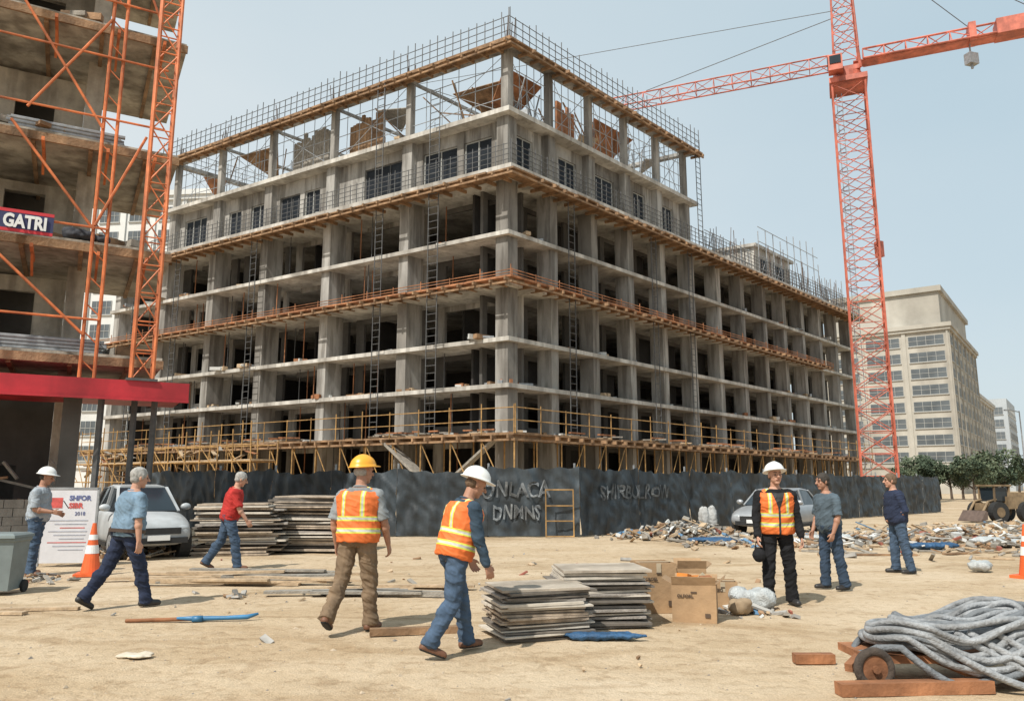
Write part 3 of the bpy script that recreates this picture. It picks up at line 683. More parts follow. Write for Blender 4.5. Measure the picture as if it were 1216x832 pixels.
# ------------------------------------------------------------------ plank stacks
def stack(loc,rz,lx,ly,h,th,mats,name,label,cat,jit,broken=.15,group=None,maxn=60,topm=None):
    T=thing(name,label,cat,loc,rz,group); z=.0; i=0
    while z<h and i<maxn:
        t=th*R.uniform(.7,1.3); q=MB(); a=R.uniform(-1,1)*jit; ax=lx*R.uniform(1-broken,1.0); ay=ly*R.uniform(1-broken,1.0)
        M=Matrix.Rotation(R.gauss(0,.05),3,'Z')@Matrix.Rotation(R.uniform(-.012,.012),3,'X')@Matrix.Rotation(R.uniform(-.012,.012),3,'Y')
        c_=(a,R.uniform(-1,1)*jit,z+t/2+.006); nseg=R.choice([1,1,2,3]); w_=ay/nseg
        for k in range(nseg):
            q.box(V(c_)+M@V((R.uniform(-.5,.5)*jit,(k-(nseg-1)/2)*w_,0)),(ax*R.uniform(.94,1),w_-.008,t),M=M)
        q.obj('board',T,topm if (topm and z+th*1.6>h) else R.choice(mats)); z+=t+R.uniform(.002,th*.5); i+=1
    return T
tile=[mat('board_tan',(.42,.34,.26),.85,.3,8,bump=.2,stain=.3),mat('board_grey',(.30,.27,.24),.9,.3,8,bump=.3),mat('board_dark',(.15,.13,.11),.9,.3,8),mat('board_pale',(.52,.47,.40),.8,.2,8)]
tp=mat('board_top',(.42,.36,.29),.85,.3,3,bump=.2,stain=.3)
stack((.26,8.62,0),.30,1.02,.85,.50,.020,tile,'board_stack','low stack of weathered square boards on sand','boards',.05,.14,'stacks of square boards',topm=tp)
stack((.98,9.40,0),.12,1.05,1.0,.62,.021,tile,'board_stack','taller stack of weathered square boards beside cartons','boards',.055,.14,'stacks of square boards',topm=tp)
stack((-6.35,18.6,0),.15,2.1,1.5,1.15,.035,tile,'plank_stack','tall uneven stack of rough grey boards by fence','boards',.12,.25,'rough board stacks near the fence',40)
stack((-4.85,19.4,0),-.1,2.1,1.5,1.28,.035,tile,'plank_stack','tall stack of rough boards with splayed edges','boards',.14,.25,'rough board stacks near the fence',40)
def plank(x,y,L,rz,w_=.14,t=.035,m=woodl,z=0,label='loose timber plank lying on the sand',tilt=0):
    q=MB(); q.box((0,0,t/2),(L,w_,t)); return solo(q,'plank',label,'plank',(x,y,z+.004),rz,m,'loose planks on the ground',rot=(0,tilt,rz))
for i in range(16): plank(R.uniform(-5.6,-3.4),R.uniform(12.6,14.2),R.uniform(1.6,3.0),R.uniform(-.35,.15),m=R.choice([woodl,woodg,woodl]),z=.036*(i%3))
for i in range(9): plank(R.uniform(-2.6,-1.3),R.uniform(11.4,12.4),R.uniform(1.2,2.2),R.uniform(-.25,.15),m=R.choice([woodl,woodg]),z=.036*(i%2))
plank(-.98,8.62,1.05,.18,.10,.07,woodb); plank(-6.05,10.2,1.1,.12,.09); plank(-6.4,9.9,.9,-.05,.12)
plank(3.05,6.22,1.2,.08,.12,.09,woodr,label='square timber under the hose cart'); plank(2.68,7.25,.35,.0,.1,.08,woodr)
for i in range(30): plank(R.uniform(7.2,16),R.uniform(17,24),R.uniform(.6,2.2),R.uniform(-.8,.8),m=R.choice([woodl,woodg,woodb]),z=0)
# ------------------------------------------------------------------ debris heaps
dm=[woodg,woodl,mat('scrap_blue',(.10,.20,.32),.6),mat('scrap_white',(.55,.55,.53),.6),conc,mat('scrap_red',(.3,.1,.07),.7),woodb]
def heap(x0,x1,y0,y1,n,h,label,big=1,sp=.4,wh=1.0):
    q=MB(); cx,cy=(x0+x1)/2,(y0+y1)/2
    for i in range(n):
        u,v_=R.gauss(0,sp),R.gauss(0,sp); x=(x1-x0)/2*u; y=(y1-y0)/2*v_; z=max(0,h*(1-abs(u))*(1-abs(v_)))*R.random()
        M=(Matrix.Rotation(R.uniform(0,6.3),3,'Z')@Matrix.Rotation(R.uniform(-.5,.5),3,'X')@Matrix.Rotation(R.uniform(-.5,.5),3,'Y'))
        if R.random()<.22: s_=(R.uniform(.3,1.0)*big,.07,.03)
        else: s_=(R.uniform(.04,.24)*big,R.uniform(.04,.2)*big,R.uniform(.02,.10)*big)
        q.box((x,y,z+.04*big),s_,M=M,mi=R.choices(range(7),[5,4,.7,wh,6,.3,3])[0])
    solo(q,'rubble_heap',label,'rubble',(cx,cy,0),0,dm,kind='stuff')
heap(3.0,7.4,22.6,25.6,520,.60,'rubble and scrap wood heaped against the dark fence',1,.42,1.5)
heap(7.0,18,18,26,900,.36,'scattered scrap timber and plastic litter on sand',1,.55,2.5)
heap(13,26,20,32,560,.45,'broken boards and debris spread over the sand',1.2,.5,2)
heap(4.6,8.2,20,22.5,120,.1,'thin litter of scrap and plastic on ground',.8,.5,2)
heap(2.4,3.5,9.7,10.7,80,.12,'small scraps lying around the cartons',.4,.5,2)
heap(-8.6,-7.2,12.4,14.0,40,.12,'broken bricks and scraps lying near the bin',.5)
heap(-4.02,-3.78,11.2,11.5,60,.06,'small dark clod of rubble on the sand',.25)
heap(-9.5,-7.0,16.8,20,120,.3,'rubble beside the block wall')
heap(-5,5,6.5,20,130,.01,'tiny scraps scattered over the open sand',.22,.6)
def lump(name,label,cat,loc,r,m,vox=.025,wr=.03,n=7):
    q=MB()
    for i in range(n): q.ell((R.uniform(-.6,.6)*r[0],R.uniform(-.6,.6)*r[1],r[2]*R.uniform(.3,.6)),(r[0]*.55,r[1]*.55,r[2]*.5),n=10,m=7)
    me=remesh(q,vox,2,name,m,wr=wr,wsc=(12,12,12)); mn=min(v.co.z for v in me.vertices)
    for v in me.vertices: v.co.z-=mn
    o=mobj(name,me,None); o.location=loc; tag(o,label,cat)
bluem=mat('blue_tarp',(.025,.08,.17),.6,.45,8,bump=.4); plast=mat('clear_plastic',(.42,.44,.44),.3,.25,9,bump=.5)
lump('plastic_bag','crumpled translucent white plastic bag beside the cartons','bag',(3.02,10.15,0),(.25,.2,.26),plast)
lump('plastic_bag','white plastic bag lying near traffic cone','bag',(8.55,14.6,0),(.22,.18,.18),plast)
lump('blue_tarp','crumpled blue tarpaulin at the foot of the boards','tarpaulin',(.98,8.28,0),(.46,.10,.06),bluem,.016,.02,9)
lump('blue_tarp','blue tarpaulin lying on sand near the rubble','tarpaulin',(5.6,21.8,0),(.7,.4,.12),bluem)
lump('blue_tarp','blue plastic sheet among the scrap timber','tarpaulin',(10.3,19.5,0),(.7,.35,.15),bluem)
lump('plastic_sheet','torn white plastic sheet among scrap timber','plastic sheet',(12.5,20.5,0),(.8,.4,.2),plast)
lump('plastic_sheet','pale plastic sheet lying among broken boards','plastic sheet',(9.2,22.5,0),(.9,.4,.16),plast)
lump('sack','upright pale sack standing by the rubble','sack',(6.35,25.6,0),(.26,.22,.75),mat('sack_pale',(.36,.36,.35),.8,.2,5),.03,.03,9)
lump('sack','small brown sack beside the cartons','sack',(2.76,9.85,0),(.15,.13,.19),mat('sack_brown',(.3,.22,.14),.9))
lump('paper_scrap','torn pale paper scrap lying on the sand','paper',(-3.45,7.45,0),(.17,.09,.035),mat('paper',(.55,.48,.38),.9),.012,.01)
T=thing('pickaxe','blue headed tool with wooden handle on the sand','tool',(-3.45,9.4,0),.05)
q=MB(); q.path([(-.42,-.05,.05),(-.25,0,.035),(.1,.03,.035),(.35,.06,.04),(.47,.10,.07)],[.012,.030,.024,.028,.014],8); q.box((-.2,0,.035),(.11,.09,.055),.2); q.obj('head',T,mat('tool_blue',(.04,.17,.33),.45,.3,6),smooth=True)
q=MB(); q.tube((-1.0,-.03,.022),(-.15,0,.035),.02,10,.024); q.obj('handle',T,woodr)
# ------------------------------------------------------------------ cartons
card=mat('cardboard',(.38,.245,.135),.9,.18,3,bump=.15,stain=.22); cardin=mat('cardboard_inside',(.30,.195,.11),.9,.12,3); ink=mat('ink',(.09,.06,.04),.9); tape=mat('tape',(.45,.37,.26),.4)
def carton(loc,rz,sx,sy,sz,label,txt,flaps=False):
    T=thing('cardboard_box',label,'box',loc,rz,'cardboard boxes on the sand')
    q=MB(); t=.012
    q.box((0,-sy/2+t/2,sz/2),(sx,t,sz)); q.box((0,sy/2-t/2,sz/2),(sx,t,sz)); q.box((-sx/2+t/2,0,sz/2),(t,sy-2*t-.002,sz)); q.box((sx/2-t/2,0,sz/2),(t,sy-2*t-.002,sz)); q.box((0,0,t/2+.003),(sx-2*t-.004,sy-2*t-.004,t))
    if not flaps: q.box((0,0,sz-.02),(sx-2*t-.004,sy-2*t-.004,t))
    # batter the corners a little
    q.v=[(x+.012*noise.noise(V((x*9,y*9,z*9+sx*50))),y+.012*noise.noise(V((y*9,z*9,x*7+sy*40))),z) for x,y,z in q.v]
    q.obj('carton_body',T,card)
    if flaps:
        for dy,an in((-sy/2,-1.15),(sy/2,.8)):
            q=MB(); M=Matrix.Rotation(an,3,'X'); sgn=-1 if dy<0 else 1; q.box(V((0,dy,sz+.002))+M@V((0,sgn*sy*.15 if dy>0 else -sy*.13,.0)),(sx,sy*.27,.006),M=M); q.obj('flap',T,card)
        for dx,an in((-sx/2,.5),(sx/2,-.7)):
            q=MB(); M=Matrix.Rotation(an,3,'Y'); sgn=-1 if dx<0 else 1; q.box(V((dx,0,sz+.002))+M@V((sgn*sx*.13,0,0)),(sx*.26,sy*.96,.006),M=M); q.obj('flap',T,cardin)
    else:
        q=MB(); q.box((0,0,sz+.001),(sx*.99,.06,.003)); q.box((0,-sy/2-.006,sz-.06),(.06,.003,.12)); q.obj('tape_strip',T,tape)
    text('print',txt,.05,(-sx*.38,-sy/2-.012,sz*.66),(1,0,0),T,ink,ext=.001,rough=-1)
    q=MB(); q.box((sx*.30,-sy/2-.010,sz*.2),(sx*.12,.002,sz*.11)); q.box((0,-sy/2-.010,sz*.80),(sx*.14,.002,.018))
    q.obj('print_mark',T,ink)
    return T
BX=(2.16,9.5,0)
carton(BX,-.3,.50,.38,.42,'open cardboard box with small printing and coloured contents','OLFORL',True)
q=MB()
for i in range(18): 
    M=Matrix.Rotation(R.uniform(0,3),3,'Z')@Matrix.Rotation(R.uniform(-.8,.8),3,'X'); q.box((R.uniform(-.17,.17),R.uniform(-.11,.11),.36+R.uniform(0,.14)),(.15,.08,.06),M=M,mi=R.choice([0,0,1,2,3]))
q.box((0,0,.17),(.42,.30,.3),mi=1)
solo(q,'box_contents','orange, red and pale items filling the open box','packaging',BX,-.3,[mat('scrap_orange',(.6,.2,.03),.7),woodr,mat('scrap_cream',(.5,.42,.28),.7),mat('scrap_red2',(.45,.05,.03),.6)],kind='stuff')
carton((1.80,10.2,0),.12,.46,.45,.60,'tall closed cardboard box behind the open box','CROEL')
carton((2.30,10.35,0),-.1,.36,.4,.52,'narrow closed cardboard box between two others','DUO',True)
carton((2.72,10.45,0),-.15,.36,.36,.34,'small closed cardboard box behind the others','MEZO')
# ------------------------------------------------------------------ cones
def cone(loc,label,h=.9):
    T=thing('traffic_cone',label,'traffic cone',loc,.3,'orange traffic cones'); om=mat('cone_orange',(.75,.13,.03),.5,.1,5,stain=.15)
    q=MB(); q.box((0,0,.025),(.46,.46,.05)); q.obj('base',T,om)
    rr=lambda z_:.17-(.17-.03)*(z_/h)
    def seg(z0,z1,e=0):
        q=MB(); rings=[[V((math.cos(2*math.pi*k/20)*(rr(z_)+e),math.sin(2*math.pi*k/20)*(rr(z_)+e),z_)) for k in range(20)] for z_ in(z0,z1)]; q.loft(rings); return q
    seg(.052,h).obj('cone_body',T,om,smooth=False); seg(h*.42,h*.58,.004).obj('reflective_band',T,white); seg(h*.68,h*.78,.004).obj('reflective_band',T,white)
    return T
c0=cone((-7.42,14.1,0),'orange traffic cone with white bands beside sign board')
copythings(c0,(8.85,13.7,0),.6,'orange traffic cone with white bands on sand')
# sign board
T=thing('sign_board','white information board with red and blue print','sign',(-8.72,15.6,0),.12)
q=MB(); q.box((0,0,.78),(1.0,.03,1.42)); q.obj('panel',T,mat('sign_white',(.62,.62,.65),.5,.08,3,stain=.1))
q=MB(); 
for x in(-.51,.51): q.box((x,0,.76),(.04,.05,1.5))
q.box((0,.0,1.5),(1.05,.05,.04)); q.box((-.45,.25,.3),(.04,.5,.04)); q.box((.45,.25,.3),(.04,.5,.04)); q.obj('frame',T,steelg)
sb=mat('sign_blue',(.10,.12,.26),.6,.4,9); sr=mat('sign_red',(.50,.08,.07),.6,.4,9); sgr=mat('sign_grey',(.30,.31,.36),.6,.3,9)
text('lettering','SHFOR',.13,(-.02,-.02,1.27),(1,0,0),T,sb,rough=-1); text('lettering','SIBR',.14,(-.02,-.02,1.12),(1,0,0),T,sr,rough=-1)
text('lettering','2018',.10,(.1,-.02,.98),(1,0,0),T,sb)
q=MB()
for k in range(9): q.box((.04*(k%3),-.018,.88-.07*k),(.72-.13*(k%3),.004,.016),mi=1 if k in(2,6) else 0)
q.box((-.27,-.018,1.22),(.26,.004,.2),mi=1)
q.obj('small_print',T,[sgr,sr])
# bin
T=thing('waste_bin','grey plastic wheeled waste bin with lid','bin',(-7.5,11.75,0),.1); bm=mat('bin_grey',(.16,.19,.19),.6,.15,4)
q=MB(); q.loft([[V((x*s_,y*s_*.9,z_)) for x,y in((-.26,-.26),(.26,-.26),(.26,.26),(-.26,.26))] for z_,s_ in((.06,.85),(.74,1.0),(.76,1.08),(.8,1.08))]); q.obj('bin_body',T,bm)
q=MB(); q.loft([[V((x*s_,y*s_,z_)) for x,y in((-.26,-.26),(.26,-.26),(.26,.26),(-.26,.26))] for z_,s_ in((.803,1.12),(.84,1.1),(.87,.9))]); q.tube((-.2,.3,.82),(.2,.3,.82),.015); q.obj('lid',T,bm)
for x in(-.25,.25):
    q=MB(); q.tube((x-.02,.2,.09),(x+.02,.2,.09),.09,16); q.obj('wheel',T,black)
# ------------------------------------------------------------------ hose cart
T=thing('hose_cart','low cart carrying flat coils of thick grey hose','cart',(3.5,6.72,0),0)
hm=mat('hose_grey',(.30,.31,.32),.6,.3,9,bump=.5,bscale=40,stain=.35); hm2=mat('hose_dark',(.15,.16,.17),.7,.3,9,bump=.5,bscale=40)
q=MB(); q.box((.15,0,.2),(1.7,.55,.06)); q.beam((-.6,0,.2),(-.85,-.28,.14),.06,.06); q.beam((.1,-.3,.12),(.1,.3,.12),.08,.08); q.obj('cart_bed',T,woodr)
tyre=mat('worn_tyre',(.06,.045,.035),.9,.5,12,bump=.3)
for x,y in((-.70,-.40),(.85,-.36),(.85,.34)):
    q=MB(); rings=[]
    for k in range(24):
        t=2*math.pi*k/24; cx,cz=math.cos(t),math.sin(t)
        rings.append([V((x+cx*(.125+.035*math.cos(a)),y+.04*math.sin(a),.16+cz*(.125+.035*math.cos(a)))) for a in [2*math.pi*j/8 for j in range(8)]])
    q.loft(rings,closed=True); wo=q.obj('wheel',T,tyre,smooth=True)
    q=MB(); q.tube((x,y-.02,.16),(x,y+.02,.16),.105,16); q.tube((x,y-.05,.16),(x,y+.05,.16),.03,10); q.obj('hub',wo,woodr)
for k in range(27):
    pts=[]; lay=k//7; wi=k%7; cx=.28+R.uniform(-.06,.06); cy=R.uniform(-.03,.03); rx=.93-.07*wi-.05*lay; ry=.46-.052*wi-.025*lay; zb_=.27+.052*lay+.01*(wi%2); ph=R.random()*6; nn=60; tw=R.uniform(-.10,.10)
    for i in range(nn):
        t=2*math.pi*i/nn; xx=rx*math.cos(t)*(1+.04*math.sin(3*t+ph)); yy=ry*math.sin(t)*(1+.06*math.sin(2*t+ph)); x=cx+xx*math.cos(tw)-yy*math.sin(tw); y=cy+xx*math.sin(tw)+yy*math.cos(tw)
        y+=.025*noise.noise(V((x*3,k*2.1,0)))
        z_=zb_+.035*math.sin(2*t+ph*.3)+.016*math.sin(5*t+k)+.11*math.exp(-((x-.6)/.4)**2)
        e=max(-(x+.58),x-1.05)
        if e>0: z_-=e*.9
        e2=-y-.34
        if e2>0: z_-=e2*1.8
        pts.append((x,y,max(.265 if (e<=0 and e2<=0) else .05,z_)))
    q=MB(); q.path(pts,R.uniform(.024,.033),9,closed=True); q.obj('hose',T,hm if k%4 else hm2,smooth=True)
for k,(x0,y0,x1,y1) in enumerate(((.1,-.30,.95,-.62),(-.3,-.3,.5,-.56),(.5,-.3,1.35,-.52),(0,-.3,.8,-.50),(.3,-.32,1.1,-.66))):
    q=MB(); pts=[]
    for i in range(26):
        t=i/25; pts.append((x0+(x1-x0)*t,y0+(y1-y0)*t-.05*math.sin(t*3.1),max(.036,.38*(1-t)**1.5+.034)))
    q.path(pts,.028,10); q.obj('hose',T,hm,smooth=True)
# ------------------------------------------------------------------ vehicles
def car(loc,rz,paint,label,name='parked_car',H=1.45,hood=.95,cat='car',L=4.5,Wd=1.8):
    T=thing(name,label,cat,loc,rz); w_=Wd/2
    st_=[(-L/2,.35,.75,.80),(-L/2+.12,.28,hood*.98,.93),(-L*.33,.24,hood,1),(-.4,.22,hood,1),(L*.18,.22,hood,1),(L*.30,.24,hood-.06,.99),(L*.43,.26,hood-.16,.95),(L/2-.08,.30,hood-.26,.88),(L/2,.36,hood-.42,.78)]
    q=MB(); rings=[]
    for x,zb_,zt,ww in st_:
        a=w_*ww; rings.append([V((x,-a*.85,zb_)),V((x,a*.85,zb_)),V((x,a*.97,zb_+.12)),V((x,a,(zb_+zt)/2)),V((x,a*.96,zt-.06)),V((x,a*.84,zt)),V((x,0,zt+.03)),V((x,-a*.84,zt)),V((x,-a*.96,zt-.06)),V((x,-a,(zb_+zt)/2)),V((x,-a*.97,zb_+.12))])
    q.loft(rings); b_=q.obj('body',T,paint,smooth=True)
    sm=b_.modifiers.new('s','SUBSURF'); sm.levels=1; sm.render_levels=1
    gx=[(L*.24,hood-.02,.80),(L*.07,H-.04,.66),(-L*.12,H,.67),(-L*.28,H-.05,.65),(-L*.42,hood-.02,.78)]
    def gl(e,zt0): 
        return [[V((x,-w_*(.84 if k in(0,4) else .82)-e,hood-.03)),V((x,w_*(.84 if k in(0,4) else .82)+e,hood-.03)),V((x,w_*ww+e,max(z_,hood)+zt0)),V((x,-w_*ww-e,max(z_,hood)+zt0))] for k,(x,z_,ww) in enumerate(gx)]
    q=MB(); q.loft(gl(0,0)); q.obj('window_glass',T,glass)
    q=MB()
    r1=[]; 
    for x,z_,ww in gx[1:4]: r1.append([V((x,-w_*ww-.02,z_-.02)),V((x,w_*ww+.02,z_-.02)),V((x,w_*ww-.05,z_+.035)),V((x,-w_*ww+.05,z_+.035))])
    q.loft(r1)
    for sgn in(-1,1):
        y0=sgn*(w_*.82+.012)
        for (xa,za,wa),(xb,zb2,wb) in((gx[0],gx[1]),(gx[4],gx[3])): q.beam((xa,sgn*w_*.83,hood-.02),(xb,sgn*(w_*wb+.005),zb2),.06,.05)
        q.beam((-L*.04,y0,hood-.02),(-L*.04,sgn*(w_*.67+.01),H-.02),.05,.07)
    q.obj('roof',T,paint)
    for sgn in(-1,1):
        q=MB(); q.ell((L/2-.17,sgn*w_*.62,hood-.36),(.14,.2,.09),n=12,m=7); q.obj('headlight',T,mat('lamp_clear',(.35,.37,.38),.15,.2,3),smooth=True)
        q=MB(); q.ell((L*.19,sgn*(w_+.08),hood+.08),(.07,.12,.08),n=10,m=7); q.obj('mirror',T,paint,smooth=True)
        for x in(L*.32,-L*.30):
            q=MB(); q.tube((x,sgn*(w_-.22),.33),(x,sgn*(w_+.012),.33),.38,22); q.obj('wheel_arch',T,black)
            q=MB(); q.tube((x,sgn*(w_-.2),.32),(x,sgn*(w_+.03),.32),.32,24); wo=q.obj('wheel',T,black)
            q=MB(); q.tube((x,sgn*(w_+.02),.32),(x,sgn*(w_+.04),.32),.2,16); q.tube((x,sgn*(w_+.03),.32),(x,sgn*(w_+.055),.32),.06,10); q.obj('rim',wo,steelg)
        q=MB(); q.beam((L*.2,sgn*(w_-.0),.3),(-L*.2,sgn*(w_-.0),.3),.03,.08); q.obj('side_sill',T,black)
    q=MB(); q.box((L/2-.04,0,hood-.40),(.1,.9,.13)); q.box((L/2-.02,0,.40),(.08,1.2,.12)); q.obj('grille',T,black)
    q=MB(); q.box((L/2+.03,0,.46),(.01,.45,.11)); q.obj('number_plate',T,white)
    return T
silver=mat('silver_paint',(.36,.37,.38),.35,.12,2,metal=.4); wp=mat('white_car_paint',(.42,.44,.45),.4,.15,2,stain=.2)
car((8.9,26.4,0),rad(-128),silver,'silver sedan parked in front of the dark fence')
car((-8.75,18.5,0),rad(-52),wp,'pale silver utility vehicle parked behind the sign board',H=1.55,hood=1.0,L=4.0,Wd=1.55)
T=thing('wheel_loader','dusty brown wheel loader parked near the trees','loader',(21.3,34.5,0),.25,sc=.88)
lm=mat('loader_brown',(.235,.165,.095),.75,.4,3,stain=.4)
q=MB(); q.box((.7,0,.95),(1.5,1.1,.6)); q.loft([[V((x,y,z_)) for x,y in((a0,-.5),(a1,-.5),(a1,.5),(a0,.5))] for z_,a0,a1 in((1.25,.1,1.45),(1.45,.15,1.3))]); q.box((-.5,0,.75),(1.2,.9,.35)); q.obj('body',T,lm)
q=MB()
for x in(-.75,.15):
    for y in(-.45,.45): q.beam((x,y,.9),(x+.05,y,1.75),.07,.07)
q.box((-.27,0,1.78),(1.1,1.05,.08)); q.obj('cab',T,lm)
q=MB(); q.box((-.30,0,1.35),(.8,.8,.65)); q.obj('cab_window',T,glass)
for y in(-.4,.4):
    q=MB(); q.path([(-.6,y,1.1),(-1.1,y,1.0),(-1.5,y,.45)],.06,8); q.obj('lift_arm',T,lm)
q=MB(); q.loft([[V((x,y,z_)) for x,z_ in((-1.5,.15),(-1.45,.5),(-1.55,.58),(-1.9,.1),(-1.9,.06))] for y in(-.7,.7)]); q.obj('bucket',T,rebar)
for x in(-.75,.95):
    for y in(-.62,.62):
        q=MB(); q.tube((x,y-.15,.5),(x,y+.15,.5),.5,22); wo=q.obj('wheel',T,black); q=MB(); q.tube((x,y-.17,.5),(x,y+.17,.5),.24,14); q.obj('rim',wo,lm)
# ------------------------------------------------------------------ trees
leaf=[mat('leaf_dark',(.05,.075,.042),.8,.3,2),mat('leaf_mid',(.10,.125,.07),.8,.3,2)]; bark=mat('bark',(.12,.09,.07),.95,.3,5)  # leaf greens greyed, distance haze mixed into the colour
def tree(loc,h,sd):
    r=random.Random(sd); T=thing('tree','leafy green tree behind the site edge','tree',loc,r.random()*6,'row of trees beyond the site')
    q=MB(); q.path([(0,0,0),(.05,0,h*.25),(0,.08,h*.5),(.05,0,h*.75)],[.16,.13,.09,.04],7); tips=[]
    for i in range(9):
        a=r.random()*6.3; z0=h*r.uniform(.3,.65); e=V((math.cos(a)*h*.28,math.sin(a)*h*.28,z0+h*.2)); q.path([(0,0,z0),e*.5+Z*z0*.5,e],[.06,.04,.02],5); tips.append(e)
    q.obj('trunk',T,bark)
    q=MB(); tips+= [V((r.uniform(-.25,.25)*h,r.uniform(-.25,.25)*h,h*r.uniform(.45,.9))) for _ in range(12)]
    for t in tips:
        rr=h*r.uniform(.10,.17); mi=0 if r.random()<.5 else 1
        for k in range(75):
            d=V((r.gauss(0,1),r.gauss(0,1),r.gauss(0,.8))).normalized()*rr*r.random()**.4; p=t+d; a=V((r.gauss(0,1),r.gauss(0,1),r.gauss(0,1))).normalized(); b_=a.orthogonal().normalized(); s_=h*.022
            q.add([p-a*s_-b_*s_*.6,p+a*s_-b_*s_*.6,p+a*s_+b_*s_*.6,p-a*s_+b_*s_*.6],[(0,1,2,3)],mi if r.random()<.8 else 1-mi)
    q.obj('crown',T,leaf)
for i in range(16):
    y=R.uniform(82,100); rt=.50+i*.0145; tree(V((rt*y,y,0)),R.uniform(3.2,5.6),i)
for i in range(4): tree(V((47+i*2.2,80+i*2,0)),R.uniform(3.0,4.0),40+i)
q=MB(); q.tube((0,0,0),(0,0,8.6),.09,8,.05); q.tube((0,0,8.5),(-1.0,0,8.7),.05,6); q.box((-1.1,0,8.68),(.6,.25,.12))
solo(q,'street_lamp','grey street lamp rising above the trees','street lamp',(48.5,74,0),0,steelg)
# ------------------------------------------------------------------ people
skinm={'a':mat('skin_light',(.46,.25,.17),.6,.08,20),'b':mat('skin_tan',(.36,.185,.12),.6,.08,20)}
def cloth(name,c,r=.9,v=.25): return mat('cloth_'+name,c,r,v,7,bump=.15,bscale=150,stain=.2,spec=.2)
def vestmat(name,col):
    if name in MATS: return MATS[name]
    m=D.materials.new(name); m.use_nodes=True; n=m.node_tree.nodes; l=m.node_tree.links; b=n['Principled BSDF']; b.inputs['Roughness'].default_value=.7
    at=n.new('ShaderNodeAttribute'); at.attribute_name='tc'; sp=n.new('ShaderNodeSeparateXYZ'); l.new(at.outputs['Vector'],sp.inputs[0])
    def M(op,a,b2):
        q=n.new('ShaderNodeMath'); q.operation=op
        for i,x in enumerate((a,b2)):
            if x is None: continue
            if isinstance(x,(int,float)): q.inputs[i].default_value=x
            else: l.new(x,q.inputs[i])
        return q.outputs[0]
    def band(x,lo_,hi): return M('MULTIPLY',M('GREATER_THAN',x,lo_),M('LESS_THAN',x,hi))
    ax=M('ABSOLUTE',sp.outputs[0],None); t=sp.outputs[2]
    lime=M('MAXIMUM',band(t,.03,.085),band(t,.155,.205)); sil=M('MAXIMUM',band(t,.045,.070),band(t,.168,.192))
    up=M('GREATER_THAN',t,.205); lime=M('MAXIMUM',lime,M('MULTIPLY',band(ax,.085,.130),up)); sil=M('MAXIMUM',sil,M('MULTIPLY',band(ax,.098,.117),up))
    gap=M('MULTIPLY',M('LESS_THAN',ax,M('ADD',.014,M('MULTIPLY',M('MAXIMUM',M('SUBTRACT',t,.27),0.0),.34))),M('GREATER_THAN',sp.outputs[1],.03))
    nz=n.new('ShaderNodeTexNoise'); nz.inputs['Scale'].default_value=9; rp=n.new('ShaderNodeValToRGB'); rp.color_ramp.elements[0].color=(*[x*.75 for x in col],1); rp.color_ramp.elements[1].color=(*[min(1,x*1.15) for x in col],1); l.new(nz.outputs['Fac'],rp.inputs[0])
    def mixc(f,a,c2):
        q=n.new('ShaderNodeMix'); q.data_type='RGBA'; l.new(f,q.inputs[0]); l.new(a,q.inputs[6])
        q.inputs[7].default_value=(*c2,1); return q.outputs[2]
    o=mixc(lime,rp.outputs[0],(.55,.57,.07)); o=mixc(sil,o,(.47,.47,.43)); o=mixc(gap,o,(.02,.02,.022)); l.new(o,b.inputs['Base Color']); MATS[name]=m; return m
vestm=vestmat('vest_orange',(.70,.155,.03))
TOR=[(-.11,.09,.09),(-.06,.16,.12),(.02,.17,.125),(.12,.158,.118),(.22,.163,.122),(.33,.182,.128),(.41,.187,.12),(.46,.15,.095),(.50,.09,.075),(.53,.062,.06)]
